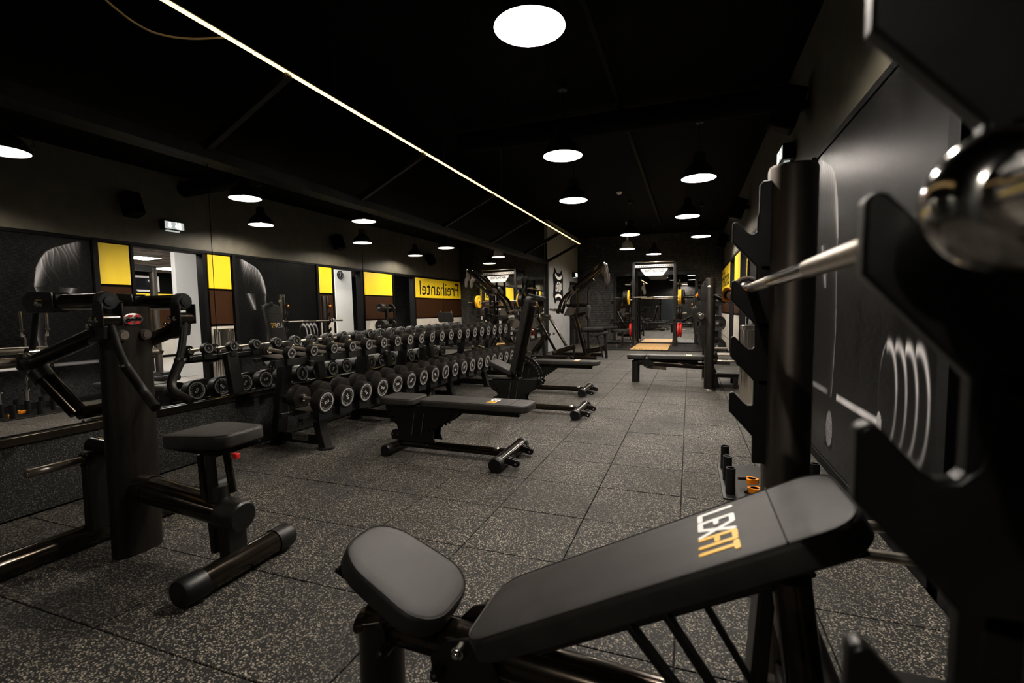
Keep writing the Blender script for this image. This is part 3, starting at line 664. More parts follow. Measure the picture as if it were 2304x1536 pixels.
# ------------------------------------------------------------------ press benches with rack uprights
def hook_plate(g, x, y, z, t=.02):
    pts = [(0, .0), (.008, .006), (.016, .002), (.043, -.029), (.053, -.036), (.065, -.034), (.075, -.023), (.080, -.006), (.082, .05), (.150, .05), (.150, -.16), (.079, -.148), (.068, -.134), (0, -.058)]
    g.prism(pts, (x, y, z), X, Z, t)
def clip(label, c, d=V((0, 0, 1)), rt=0., k=.72):
    """orange spring collar: lobed ring with a lever"""
    c = V(c); x, y, d = basis(d); x, y = (x*math.cos(rt)+y*math.sin(rt))*k, (y*math.cos(rt)-x*math.sin(rt))*k
    r = thing('barbell_clip', label, 'clip', c, 'orange barbell clips')
    outer = [((.036+.007*math.cos(3*math.radians(a)))*math.cos(math.radians(a)), (.036+.007*math.cos(3*math.radians(a)))*math.sin(math.radians(a))) for a in range(0, 360, 10)]
    g = G(); vs = []; n = len(outer)
    for h in (-.017, .017):
        vs += [c+x*a+y*b+d*h for a, b in outer]
    for h in (-.017, .017):
        vs += [c+x*(.0255*math.cos(math.radians(a)))+y*(.0255*math.sin(math.radians(a)))+d*h for a in range(0, 360, 10)]
    fs = []
    for i in range(n):
        j = (i+1) % n
        fs += [(i, j, n+j, n+i), (2*n+j, 2*n+i, 3*n+i, 3*n+j), (n+i, n+j, 3*n+j, 3*n+i), (j, i, 2*n+i, 2*n+j)]
    obj('collar_ring', g.add(vs, fs), 'orange', r, .0015)
    obj('liner', G().ring(c, d, .0225*k, .0255*k, .03, 24), 'black', r)
    obj('lever', G().beam(c+x*.040-y*.01, c+x*.050+y*.065, .012, .018, d), 'plastic', r, .002)
    obj('hinge_pin', G().cyl(c+x*.041-y*.012-d*.02, c+x*.041-y*.012+d*.02, .004, n=8), 'chrome', r)
    return r
def barbell(label, c, ax, ln=2.2, half=.67):
    c = V(c); a = V(ax).normalized(); r = thing('barbell', label, 'barbell', c)
    obj('shaft', G().cyl(c-a*half, c+a*half, .0142, n=20), 'chrome', r)
    for k in (-1, 1): obj('knurled_grip', G().cyl(c+a*(k*half*.28), c+a*(k*half*.82), .01465, n=20), 'steel', r)
    for k in (-1, 1):
        e = c+a*(k*half)
        obj('sleeve_flange', G().lathe([(.0142, -.004), (.030, -.003), (.039, .001), (.0438, .007), (.045, .015), (.0438, .023), (.040, .030), (.033, .036), (.026, .038), (.0256, .045)], e, a*k, 32), 'chrome', r)
        sl = obj('sleeve', G().lathe([(.0255, .024), (.0255, ln/2-half-.004), (.023, ln/2-half), (0, ln/2-half)], e, a*k, 28), 'chrome', r)
        obj('sleeve_band', G().ring(e+a*(k*.006), a, .030, .0345, .022, 32), 'satin', sl)
        if k < 0: continue
        dk = -a*k; fl_ = obj('flange_disc', G().lathe([(.020, .0045), (.042, .0045), (.0445, .003)], e-dk*.002, dk, 32), 'printdim', sl); xx, yy, _ = basis(dk)
        obj('white_rim', G().ring(e+dk*.003, dk, .0405, .0442, .004, 32), 'labwhite', sl)
        gg = G()
        for q, ch in enumerate('ELBESPORT'):
            t = 2.6-q*.62; rad = xx*math.cos(t)+yy*math.sin(t); tt = text(ch, .013, e+dk*.0035+rad*.031, rad.cross(dk), rad, .0006); gg.add(tt.v, tt.f)
        obj('lettering', gg, 'black', sl, smooth=False)
    return r
def press_bench(label, o, pad, seat, near):
    """o = floor point midway between the uprights; the seat end points to -X"""
    o = V(o); r = thing('press_bench', label, 'bench', o); T = lambda x, y, z: o+V((x, y, z)); H = .6275 if near else .61
    for s in (-1, 1):
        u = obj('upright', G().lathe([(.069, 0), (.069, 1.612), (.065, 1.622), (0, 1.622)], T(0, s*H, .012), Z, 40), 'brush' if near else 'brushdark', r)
        obj('base_ring', G().lathe([(.075, 0), (.075, .02), (.069, .03)], T(0, s*H, 0), Z, 40), 'badge', u)
        if s < 0: obj('badge', G().lathe([(.026, 0), (.022, .003), (0, .003)], T(-.02, s*H-.0665, 1.50), (-.25, -1, 0), 20), 'badge', u)
        g = G()
        for z in (.923, 1.104, 1.283, 1.466): hook_plate(g, o.x-.170, o.y+s*H-.02, z)
        g.prism([(.070, .70), (.14, .70), (.14, 1.592), (.086, 1.592), (.075, 1.58), (.075, 1.5), (.070, 1.48)], (o.x-.170, o.y+s*H-.02, 0), X, Z, .0195)
        hp = obj('hook_plate', g, 'satin', r, .0035)
        for z in (.865, 1.05, 1.23, 1.405): obj('plate_slot', G().bb((o.x-.060, o.y+s*H-.0305, z-.05), (o.x-.055, o.y+s*H-.0095, z+.045)), 'black', hp)
        for z in (.53, .44):
            hh = obj('storage_horn', G().cyl(T(.06, s*H, z), T(.33 if z > .5 else .40, s*H, z), .0165, n=20), 'steel', r)
            obj('horn_flange', G().lathe([(.05, 0), (.05, .03), (.035, .05), (0, .05)], T(.055, s*H, z), X, 24), 'satin', hh)
    obj('cross_beam', G().cyl(T(0, -H, .30), T(0, H, .30), .055, n=24), 'satin', r)
    obj('floor_bar', G().beam(T(.02, -H, .05), T(.02, H, .05), .09, .06), 'satin', r, .006)
    obj('spotter_plate', G().bb(T(.12, -.40, .215), T(.43, .40, .235)), 'satin', r, .004)
    for s in (-1, 1): obj('spotter_leg', G().prism([(.12, .215), (.16, 0), (.10, 0), (.02, .13), (.02, .215)], T(.0, s*.30, 0), X, Z, .03).prism([(.42, .215), (.36, .215), (.35, 0), (.41, 0)], T(.0, s*.30, 0), X, Z, .03).bb(T(.02, s*.30-.015, .16), T(.40, s*.30+.015, .215)), 'satin', r, .003)
    obj('front_leg', G().cyl(T(-1.10, 0, 0), T(-1.10, 0, .345), .062, n=28), 'satin', r)
    obj('leg_cap', G().cyl(T(-1.15, 0, .325), T(-1.02, 0, .37), .06, n=28, flat=.5, fx=Y), 'bronze', r)
    obj('spine_tube', G().cyl(T(-1.13, 0, .335), T(0, 0, .285), .052, n=28), 'bronze', r)
    obj('lower_brace', G().beam(T(-.93, 0, .26), T(-.62, 0, .235), .045, .055), 'brush', r, .004)
    br = obj('hinge_bracket', G(), 'satin', r); bpy.data.objects.remove(br)
    (px0, pz0), (px1, pz1) = pad; (sx0, sz0), (sx1, sz1) = seat
    L = V((px1-px0, 0, pz1-pz0)); ln = L.length; L.normalize(); N = V((-L.z, 0, L.x)); c = T((px0+px1)/2, 0, (pz0+pz1)/2)
    p = cushion('back_pad', c, L, N, ln, .29, .062, r, .075, 1., ln*.345)
    obj('pad_board', G().beam(c-L*(ln*.46)-N*.069, c+L*(ln*.47)-N*.069, .22, .014, N), 'black', r)
    obj('pad_support', G().beam(c-L*(ln*.48)-N*.10, c+L*(ln*.36)-N*.10, .07, .05, Y), 'satin', r, .005)
    lexfit(c+L*(ln*.5-.262)+N*.0025, -Y, L, .205, .085, p)
    L2 = V((sx1-sx0, 0, sz1-sz0)); l2 = L2.length; L2.normalize(); N2 = V((-L2.z, 0, L2.x)); c2 = T((sx0+sx1)/2, 0, (sz0+sz1)/2)
    cushion('seat_pad', c2, L2, N2, l2, .28, .06, r, .105, .80)
    obj('seat_board', G().beam(c2-L2*(l2*.45)-N2*.066, c2+L2*(l2*.47)-N2*.066, .18, .012, N2), 'black', r)
    hx = T(px0+.0, 0, pz0-.06)
    for s in (-1, 1):
        b = obj('hinge_plate', G().prism([(-.11, -.02), (-.06, .035), (.0, .055), (.05, .03), (.09, -.06), (.05, -.12), (-.05, -.12), (-.10, -.07)], hx+Y*s*.075+Z*-.02, X, Z, .010), 'satin', r, .002)
        for dx, dz in ((-.02, .03), (-.08, -.04), (.04, -.085), (-.02, -.115)):
            obj('bolt', G().cyl(hx+V((dx, s*.08, dz-.02)), hx+V((dx, s*.105, dz-.02)), .016, n=14).sph(hx+V((dx, s*.108, dz-.02)), .013, 10), 'plastic' if dz < 0 else 'chrome', b)
    if sz0-sz1 > .03:
        for s in (-1, 1):
            obj('seat_strut', G().beam(T(sx0+.10, s*.05, sz0-.10), T(sx0+.125, s*.05, sz0-.29), .012, .04, Y), 'satin', r, .003)
            for q in (T(sx0+.085, s*.06, sz0-.10), T(sx0+.125, s*.06, sz0-.27)): obj('bolt', G().cyl(q, q+Y*s*.025, .017, n=14).sph(q+Y*s*.028, .014, 10), 'plastic', r)
        for x, zt in ((-.42, .50), (-.34, .54), (-.28, .57)):
            obj('pad_strut', G().beam(T(x, .05 if x > -.3 else -.03, zt), T(x+.16, .05 if x > -.3 else -.03, .31), .014, .035 if x < -.3 else .018, Y), 'satin', r, .002)
        obj('back_post', G().beam(T(-.16, .10, 0), T(-.12, .10, .66), .035, .10, Y), 'satin', r, .006)
        obj('back_tube', G().cyl(T(-.02, -.05, .06), T(-.10, -.05, .67), .036, n=24), 'bronze', r)
        obj('post_foot', G().beam(T(-.30, .10, .03), T(.05, .10, .03), .07, .06), 'satin', r, .006)
    else:
        obj('pad_strut', G().beam(T(-.45, -.06, pz1-.10), T(-.08, -.06, .28), .016, .05, Y), 'satin', r, .003)
        obj('pad_strut', G().beam(T(-.45, .06, pz1-.10), T(-.08, .06, .28), .016, .05, Y), 'satin', r, .003)
    return r
press_bench('inclined grey press bench in the foreground with tall rack uprights', (.295, 1.1025, 0), ((-.79, .424), (.0, .842)), ((-1.165, .575), (-.86, .428)), True)
press_bench('flat grey press bench far down the floor with rack uprights', (.28, 8.16, 0), ((-.90, .455), (-.02, .455)), ((-1.24, .45), (-.925, .45)), False)
barbell('chrome barbell across the near rack hooks beside camera', (.181, 1.1025, 1.2628), Y, 2.2, .7075)
barbell('chrome barbell on the hooks of the far press bench', (.166, 8.16, 1.0838), Y, 2.05, .70)
clip('orange clip hanging on the hook of the near rack upright', (.125, 1.765, 1.243), V((.35, 1, 0)), 2.2, .62)
clip('upper orange clip lying on the bar holder plate', (.40, 3.47, .012+.0515), Z, .4, 1.)
clip('lower orange clip lying on the bar holder plate', (.41, 3.39, .012+.0172), Z, 1.4, 1.)
clip('orange clip on far press bench, hook nearest the bar holder', (.125, 7.56, 1.40), V((.5, .3, 1)), .3)
clip('orange clip on far press bench, second hook upright', (.120, 8.76, 1.41), V((.5, -.3, 1)), 1.)

# bar holder by the right wall, with three bars
bh = thing('bar_holder', 'low black bar holder plate with upright tubes beside the right wall', 'holder', (.53, 3.6, 0))
obj('base_plate', G().bb((.215, 3.24, 0), (.865, 3.98, .012)), 'satin', bh, .003)
for i, x in enumerate((.262, .53, .785)):
    for j in range(3):
        y = 3.33+.265*j
        t = obj('tube', G().lathe([(.0225, .165), (.0225, .02), (0, .02)], (x, y, .012)).lathe([(.029, 0), (.029, .168), (.0225, .168)], (x, y, .012)), 'plastic', bh)
def upright_bar(label, x, y, pts, zt, fl0, fl1):
    r = thing('barbell', label, 'barbell', (x, y, .03))
    obj('shaft', G().tube([(x+a*.3, y+a, z) for a, z in pts], .0135, 12, .03), 'chrome', r)
    for z0, z1 in ((.036, fl0), (fl1, zt)):
        obj('sleeve', G().lathe([(.0205, z0), (.0205, z1-.004), (.017, z1), (0, z1)], (x, y, 0)), 'chrome', r)
    for z in (fl0, fl1-.02): obj('sleeve_flange', G().cyl((x, y, z), (x, y, z+.02), .036), 'chrome', r)
    obj('sleeve_collar', G().cyl((x, y, fl1-.10), (x, y, fl1-.02), .012), 'steel', r)
upright_bar('tall straight chrome bar standing in the bar holder', .53, 3.33, [(0, .30), (0, 1.43)], 1.66, .31, 1.43)
zig = [(0, .30), (0, .42), (.035, .50), (.035, .60), (-.01, .70), (-.01, .80), (.035, .90), (.035, .99), (0, 1.05), (0, 1.1)]
upright_bar('zigzag curl bar in the holder, nearer the tall straight bar', .53, 3.595, zig, 1.33, .31, 1.10)
upright_bar('zigzag curl bar in the holder, nearer the yellow wall panel', .53, 3.86, [(-a, z) for a, z in zig], 1.34, .31, 1.10)
# steel bin
bn = thing('waste_bin', 'tall round ribbed stainless bin by the right wall', 'bin', (.76, 6.62, 0))
prof = [(.165, .012), (.165, .95)]
g = G(); n = 72; vs = []
for z in (.012, .945):
    for i in range(n):
        a = 2*math.pi*i/n; q = .160+.004*math.cos(18*a); vs.append((.76+q*math.cos(a), 6.62+q*math.sin(a), z))
g.add(vs, [(i, (i+1) % n, n+(i+1) % n, n+i) for i in range(n)])
obj('drum', g, 'inox', bn)
obj('base_ring', G().lathe([(.168, 0), (.168, .02), (.15, .02), (0, .02)], (.76, 6.62, 0), Z, 48), 'plastic', bn)
obj('rim', G().lathe([(.163, .935), (.169, .94), (.169, .985), (.160, .99), (.135, .985), (.135, .93)], (.76, 6.62, 0), Z, 48), 'inox', bn)
obj('liner', G().cyl((.76, 6.62, .70), (.76, 6.62, .72), .158), 'black', bn)
#PART3

# ------------------------------------------------------------------ plate loaded row machine, left foreground
rm = thing('row_machine', 'dark bronze plate loaded row machine with grey seat, left foreground', 'machine', (-2.45, 1.585, 0))
YM = 1.585
g = G(); n = 40
sg_ = lambda v: math.copysign(abs(v)**.85, v)
ov = [(.060*sg_(math.cos(2*math.pi*i/n)), .114*sg_(math.sin(2*math.pi*i/n))) for i in range(n)]
g.prism(ov, (-2.62, YM, .6175), X, Y, 1.235)
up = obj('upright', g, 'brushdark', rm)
fx = Y; fn = X; bc = V((-2.62, YM, 1.172))+fn*.0605
bd = obj('badge', G().lathe([(.048, 0), (.045, .004), (.03, .007), (0, .008)], (0, 0, 0), Z, 32).xf(Matrix.Translation(bc) @ Matrix(((0, 0, 1, 0), (1, 0, 0, 0), (0, 1, 0, 0), (0, 0, 0, 1))) @ Matrix.Scale(.62, 4, (0, 1, 0))), 'badge', rm)
for s in (-1, 1):
    for q in (-1, 1):
        obj('badge_mark', G().prism([(-.016, 0), (.008, 0), (.016, .011), (-.006, .011)], V((-2.62, YM, 1.172))+fn*.0700+fx*(q*.017)+Z*(s*.0165-.0055), fx, Z, .003), 'badgered', bd, smooth=False)
obj('lettering', text('gym80', .026, V((-2.62, YM, 1.172))+fn*.0705, fx, Z, .003), 'black', bd, smooth=False)
for s in (-1, 1):
    c = V((-2.62, YM, 1.095))+fx*(s*.052)+fn*.052
    obj('bolt_cap', G().lathe([(.026, -.02), (.026, .02), (.021, .026)], c, fn, 24).lathe([(.021, .024), (.019, .03), (0, .03)], c, fn, 24), 'steel', rm)
obj('beam', G().cyl((-2.62, YM, .335), (-1.90, YM, .275), .066, n=32), 'bronze', rm)
obj('weld_ring', G().ring((-2.50, YM, .326), (-.99, 0, .08), .06, .071, .02, 32), 'bronze', rm)
obj('beam_cap', G().lathe([(.070, -.10), (.070, .012), (.062, .02), (0, .02)], (-1.905, YM, .2754), (.9965, 0, -.083), 32), 'satin', rm)
obj('front_leg', G().beam((-1.965, YM, .28), (-1.955, YM, .06), .065, .10, Y), 'satin', rm, .006)
obj('front_foot', G().cyl((-1.925, 1.31, .062), (-1.925, 1.86, .062), .056, n=28), 'bronze', rm)
for s, y in ((-1, 1.40), (1, 1.775)): obj('foot_cap', G().lathe([(.061, 0), (.061, .085), (.054, .10), (0, .10)], (-1.925, y, .062), Y*s, 28), 'plastic', rm)
for y in (1.36, 1.81): obj('foot_pad', G().cyl((-1.925, y, 0), (-1.925, y, .02), .04, n=18), 'rubber', rm)
obj('seat_post', G().beam((-2.07, YM-.02, .57), (-2.03, YM-.02, .10), .03, .055, Y), 'satin', rm, .004)
obj('seat_slide', G().cyl((-2.035, YM+.045, .57), (-2.0, YM+.045, .36), .017, n=16).cyl((-2.075, YM-.055, .56), (-2.06, YM-.055, .36), .011, n=14), 'chrome' if 0 else 'bronze', rm)
obj('slide_holes', G().cyl((-2.05, YM-.036, .30), (-2.05, YM-.034, .30), .006, n=8).cyl((-2.045, YM-.036, .26), (-2.045, YM-.034, .26), .006, n=8).cyl((-2.04, YM-.036, .22), (-2.04, YM-.034, .22), .006, n=8).cyl((-2.035, YM-.036, .18), (-2.035, YM-.034, .18), .006, n=8), 'steel', rm)
obj('slide_socket', G().cyl((-2.04, YM, .40), (-2.02, YM, .22), .045, n=20), 'satin', rm)
cushion('seat', (-2.025, YM+.0, .668), (-1, .0, -.05), (-.05, 0, 1), .355, .33, .06, rm, .07, .72)
obj('seat_board', G().bb((-2.16, YM-.11, .585), (-1.90, YM+.11, .603)), 'black', rm)
obj('release_knob', G().box((-1.845, YM-.06, .578), (.03, .02, .024)), 'red', rm, .004)
obj('rear_rail', G().cyl((-2.90, .55, .062), (-2.90, 2.32, .062), .055, n=28), 'bronze', rm)
for y in (.60, 2.27): obj('rail_cap', G().cyl((-2.90, y-.06, .062), (-2.90, y+.06, .062), .060, n=28), 'plastic', rm)
obj('rear_leg', G().beam((-2.875, YM-.02, .08), (-2.875, YM-.02, .50), .055, .115, Y), 'satin', rm, .008)
obj('rear_cross', G().cyl((-2.93, YM, .515), (-2.62, YM, .50), .042, n=24), 'bronze', rm)
for s, y1 in ((-1, 1.22), (1, 1.95)):
    hh = obj('storage_horn', G().lathe([(.021, 0), (.021, .225), (.017, .235), (0, .235)], (-2.875, YM-.02+s*.05, .46), Y*s, 20), 'steel', rm)
    obj('horn_flange', G().cyl((-2.875, YM-.02+s*.03, .46), (-2.875, YM-.02+s*.065, .46), .034, n=20), 'plastic', hh)
    obj('tip_cap', G().ring(V((-2.875, YM-.02+s*.278, .46)), Y, .0, .019, .012, 20), 'chrome', hh)
for s in (-1, 1):                                           # one arm each side
    y = YM+s*.172; zc = 1.257
    arm = obj('pivot_tube', G().cyl((-2.45, y, zc), (-2.74, y, zc-.002), .038, n=28), 'bronze', rm)
    obj('end_cap', G().lathe([(.044, -.02), (.044, .012), (.038, .018), (.020, .018)], (-2.45, y, zc), X, 28).lathe([(.022, .018), (.022, .024), (0, .025)], (-2.45, y, zc), X, 20), 'plastic', arm)
    obj('clevis_plate', G().prism([(.02, .045), (-.15, .052), (-.20, .03), (-.21, -.01), (-.17, -.052), (.0, -.050), (.04, -.03)], (-2.80, y-.034, zc), X, Z, .010).prism([(.02, .045), (-.15, .052), (-.20, .03), (-.21, -.01), (-.17, -.052), (.0, -.050), (.04, -.03)], (-2.80, y+.034, zc), X, Z, .010).bb((-2.90, y-.03, zc-.03), (-2.76, y+.03, zc+.035)), 'satin', arm, .003)
    obj('pivot_bolt', G().cyl((-2.85, y-.05, zc-.005), (-2.85, y+.05, zc-.005), .026, n=20).sph((-2.85, y-.05, zc-.005), .019, 12).sph((-2.85, y+.05, zc-.005), .019, 12), 'chrome', arm)
    obj('clevis_bolt', G().sph((-2.955, y-.03, zc+.025), .012, 8).sph((-2.945, y-.03, zc+.04), .010, 8), 'chrome', arm)
    rod = obj('link_rod', G().cyl((-2.965, y, zc+.005), (-3.035, y, 1.02), .0135, n=16), 'satin', rm)
    obj('rod_end', G().cyl((-2.965, y-.02, zc+.01), (-2.965, y+.02, zc+.01), .022, n=16), 'chrome', rod); obj('rod_end', G().cyl((-3.04, y-.02, 1.01), (-3.04, y+.02, 1.01), .026, n=16), 'chrome', rod)
    obj('rod_bolt', G().sph((-3.025, y-.026, 1.0), .016, 10), 'chrome', rod)
    lev = obj('lever_tube', G().cyl((-3.02, y, .968), (-2.50, y, 1.118), .036, n=28), 'bronze', rm)
    obj('lever_head', G().sph((-3.03, y, .965), .05, 16, (1.5, .9, .85)), 'satin', lev)
    obj('lever_bracket', G().prism([(-.05, -.05), (.06, -.03), (.07, .03), (.03, .05), (-.05, .02)], (-2.50, y, 1.115), X, Z, .06), 'satin', lev, .004)
    obj('bracket_bolt', G().sph((-2.525, y-.036, 1.145), .013, 10).sph((-2.495, y-.036, 1.175), .013, 10), 'chrome', lev)
    hn = obj('weight_horn', G().lathe([(.025, 0), (.025, .34), (.02, .352), (0, .352)], (-3.09, y, .965), V((-.25, s*.968, -.02)), 24), 'steel', rm)
    obj('horn_stop', G().lathe([(.045, 0), (.045, .03), (.03, .04)], (-3.085, y, .965), V((-.25, s*.968, -.02)), 24), 'satin', hn)
    cl = obj('handle_clamp', G().cyl((-2.445, y-.038, 1.172), (-2.445, y+.038, 1.172), .031, n=24), 'bronze', rm)
    for e in (-1, 1): obj('clamp_plate', G().bb((-2.478, y+e*.040-.004, 1.145), (-2.412, y+e*.040+.004, 1.245)), 'satin', cl, .003)
    obj('clamp_bolt', G().sph((-2.445, y-.046, 1.172), .013, 10), 'chrome', cl)
    pts = [(-2.44, y, 1.165), (-2.43, y-s*.03, 1.0), (-2.42, YM+s*.055, .825), (-2.30, YM+s*.085, .765)]
    hd = obj('handle', G().tube(pts, .0175, 18, .07), 'satin', rm)
    p0 = V((-2.42, y-s*.042, .96)); p1 = V((-2.42, YM+s*.055, .825))
    obj('grip', G().tube([tuple(p0), tuple(p1), (-2.30, YM+s*.085, .765)], .0205, 18, .07), 'rubber', hd)
    obj('grip_ring', G().cyl(p0+V((0, -s*-.002, .012)), p0, .0225, n=20), 'chrome', hd)
    dg = obj('diagonal_tube', G().cyl((-2.96, y+s*.02, .93), (-2.80, y-s*.05, .72), .038, n=24), 'bronze', rm)
    obj('tube_collar', G().cyl((-2.955, y+s*.02, .925), (-2.925, y+s*.01, .885), .045, n=24), 'satin', dg)
obj('mid_cross', G().cyl((-2.80, YM-.12, .715), (-2.80, YM+.12, .715), .032, n=20).cyl((-2.80, YM, .715), (-2.64, YM, .70), .032, n=20), 'bronze', rm)

# ------------------------------------------------------------------ far high row machine beside the mirror end
hm = thing('high_row_machine', 'bronze plate loaded high row machine beyond the mirror wall, with slanted arms', 'machine', (-2.5, 11.8, 0))
y = 11.8
obj('main_post', G().cyl((-2.36, y, 0), (-2.64, y, 1.08), .062, n=24), 'bronze', hm)
obj('mast', G().cyl((-2.60, y, 1.05), (-2.60, y, 1.66), .032, n=18), 'bronze', hm)
obj('post_wrap', G().beam((-2.80, y, 1.03), (-2.45, y, 1.12), .12, .03).beam((-2.78, y, .95), (-2.45, y, 1.06), .12, .025), 'bronze', hm, .004)
obj('shroud', G().prism([(-.10, -.13), (.0, -.12), (.12, -.17), (.22, .05), (.02, .1)], (-2.88, y+.10, 1.17), X, Z, .05), 'brush', hm, .004)
for s in (-1, 1):
    q = y+s*.20
    a = obj('lever_arm', G().cyl((-2.66, q, 1.70), (-1.94, q-s*.04, 2.28), .058, n=22), 'bronze', hm)
    obj('arm_cap', G().sph((-1.94, q-s*.04, 2.28), .05, 12), 'chrome', a)
    obj('pivot_disc', G().cyl((-2.67, q-.035, 1.69), (-2.67, q+.035, 1.69), .105, n=28), 'brush', a)
    obj('pivot_bolt', G().sph((-2.61, q-.04, 1.66), .02, 8), 'chrome', a)
    obj('handle_arm', G().tube([(-2.70, q, 1.66), (-2.94, q, 1.45), (-3.05, q, 1.10)], .040, 18, .12), 'bronze', hm)
    hh = obj('weight_horn', G().lathe([(.026, 0), (.026, .20), (.02, .21), (0, .21)], (-3.05, q, 1.17), (-1, 0, .16), 18), 'steel', hm)
    obj('horn_collar', G().cyl((-3.03, q, 1.165), (-3.08, q, 1.175), .045, n=18), 'satin', hh)
    obj('link_plate', G().prism([(-.04, .06), (.03, .10), (.06, -.02), (.05, -.16), (-.03, -.18), (-.07, -.08)], (-1.93, q-s*.04, 2.18), X, Z, .02), 'brush', hm, .003)
    obj('grip_strap', G().prism([(-.05, .04), (.04, .04), (.05, -.14), (0, -.22), (-.03, -.16)], (-1.88, q-s*.04, 2.03), X, Z, .04), 'brush', hm, .003)
    if s < 0: obj('link_bar', G().cyl((-2.54, q-s*.05, 1.63), (-2.17, q-s*.05, 1.92), .040, n=18), 'satin', hm)
    obj('curved_grip', G().tube([(-2.88, q-s*.06, 1.33), (-2.80, q-s*.06, 1.55), (-2.62, q-s*.06, 1.66)], .012, 10, .08), 'steel', hm)
obj('cross_tube', G().cyl((-2.60, y-.34, 1.69), (-2.60, y+.34, 1.69), .04, n=20), 'bronze', hm)
obj('upper_beam', G().cyl((-2.92, y+.18, 1.30), (-2.40, y+.18, 1.31), .045, n=20), 'bronze', hm)
obj('rear_post', G().cyl((-2.37, y+.22, .10), (-2.38, y+.22, 1.66), .032, n=18).cyl((-2.38, y+.22, 1.60), (-2.34, y+.22, 1.76), .022, n=14), 'satin', hm)
obj('rear_post', G().cyl((-2.62, y-.30, 0), (-2.62, y-.30, .72), .03, n=18), 'satin', hm)
cushion('chest_pad', (-2.30, y, 1.13), (.12, 0, 1), (1, 0, -.12), .34, .26, .07, hm, .10)
obj('pad_bar', G().cyl((-2.62, y, 1.06), (-2.36, y, 1.12), .03, n=16), 'bronze', hm)
cushion('seat', (-2.08, y, .62), (1, 0, .25), (-.25, 0, 1), .42, .30, .06, hm, .07)
obj('seat_post', G().beam((-2.10, y-.04, .55), (-1.96, y-.04, .03), .03, .05, Y).beam((-2.14, y+.05, .55), (-2.02, y+.05, .20), .02, .03, Y), 'satin', hm, .003)
obj('lower_beam', G().cyl((-2.40, y, .16), (-1.90, y, .25), .058, n=22), 'bronze', hm)
obj('front_post', G().beam((-1.93, y+.06, .62), (-1.89, y+.06, 0), .06, .08, Y), 'satin', hm, .005)
obj('knee_roll', G().cyl((-2.43, y-.05, .70), (-1.95, y-.05, .71), .062, n=22), 'vinyl', hm)
obj('roll_bracket', G().prism([(-.05, -.05), (.05, -.05), (.03, .06), (-.06, .05)], (-1.93, y+.06, .70), X, Z, .08).cyl((-1.95, y, .72), (-1.62, y, .76), .03, n=14), 'satin', hm, .003)
obj('floor_rail', G().cyl((-3.35, y-.42, .05), (-2.05, y-.42, .05), .045, n=20).cyl((-3.35, y+.42, .05), (-2.05, y+.42, .05), .045, n=20), 'bronze', hm)
obj('floor_cross', G().cyl((-2.36, y-.42, .05), (-2.36, y+.42, .05), .045, n=20), 'bronze', hm)
obj('red_marker', G().lathe([(.035, 0), (0, .10)], (-2.48, y+.05, .30)), 'red', hm)
lp = thing('lever_row_machine', 'low bronze lever machine of crossed tubes by the mirror end', 'machine', (-3.1, 11.0, 0))
y = 11.0
for s in (-1, 1):
    q = y+s*.17
    if s < 0: obj('lever_tube', G().beam((-3.34, q, 1.03), (-2.86, q, .17), .055, .045, Y), 'bronze', lp, .006)
    obj('pivot_knob', G().cyl((-2.90, q-.05, .24), (-2.90, q+.05, .24), .035, n=16), 'chrome', lp); obj('pivot_knob', G().sph((-3.02, q-.05, .63), .03, 8), 'chrome', lp)
    if s > 0: obj('lift_tube', G().cyl((-3.14, q, 1.02), (-2.73, q, .34), .034, n=18), 'bronze', lp)
    obj('brace_tube', G().cyl((-3.46, q, .20), (-3.16, q, .60), .042, n=18), 'bronze', lp)
    hh = obj('weight_horn', G().lathe([(.025, 0), (.025, .22), (.02, .23), (0, .23)], (-3.43, q, .19), (-1, 0, .08), 18), 'steel', lp)
    obj('horn_collar', G().cyl((-3.42, q, .19), (-3.46, q, .195), .045, n=18), 'satin', hh)
obj('top_bracket', G().prism([(-.30, -.10), (-.10, -.14), (.05, -.02), (.06, .12), (-.08, .14), (-.22, .06)], (-3.32, y, .90), X, Z, .10), 'brush', lp, .004)
obj('top_tube', G().cyl((-3.16, y-.22, 1.04), (-3.16, y+.22, 1.04), .045, n=20), 'satin', lp)
obj('base_beam', G().cyl((-3.55, y, .06), (-2.55, y, .06), .05, n=20).cyl((-2.88, y, .22), (-2.48, y, .34), .055, n=20), 'bronze', lp)
obj('base_foot', G().cyl((-3.45, y-.30, .05), (-3.45, y+.30, .05), .045, n=18).cyl((-2.62, y-.30, .05), (-2.62, y+.30, .05), .045, n=18), 'satin', lp)
obj('upright', G().beam((-3.20, y, .05), (-3.30, y, .90), .08, .10, Y), 'satin', lp, .005)

# ------------------------------------------------------------------ power rack, platform, plates at the far end
pf = thing('lifting_platform', 'wide lifting platform with glowing maple inlay below the power rack', 'platform', (-1.1, 15.6, 0))
obj('frame', G().bb((-2.62, 14.20, 0), (.38, 14.28, .034)).bb((-2.62, 16.88, 0), (.38, 16.94, .034)).bb((-2.62, 14.28, 0), (-2.56, 16.88, .034)).bb((.32, 14.28, 0), (.38, 16.88, .034)), 'satin', pf, .004)
for a, b in ((-2.56, -2.09), (-2.085, -1.63), (-.55, -.12), (-.115, .32)): obj('rubber_mat', G().bb((a, 14.28, 0), (b, 16.88, .030)), 'rubber', pf, .003)
for k in range(8): obj('plank', G().bb((-1.615+.131*k, 14.30, 0), (-1.615+.131*k+.1295, 16.86, .031)), 'maple', pf, .001)
obj('lettering', text('LEXFIT', .20, (-1.09, 14.48, .0318), X, Y, .001, sx=1.5), 'black', pf, smooth=False)
pr = thing('power_rack', 'black power rack with perforated uprights and white top sign', 'rack', (-1.06, 16.3, .031))
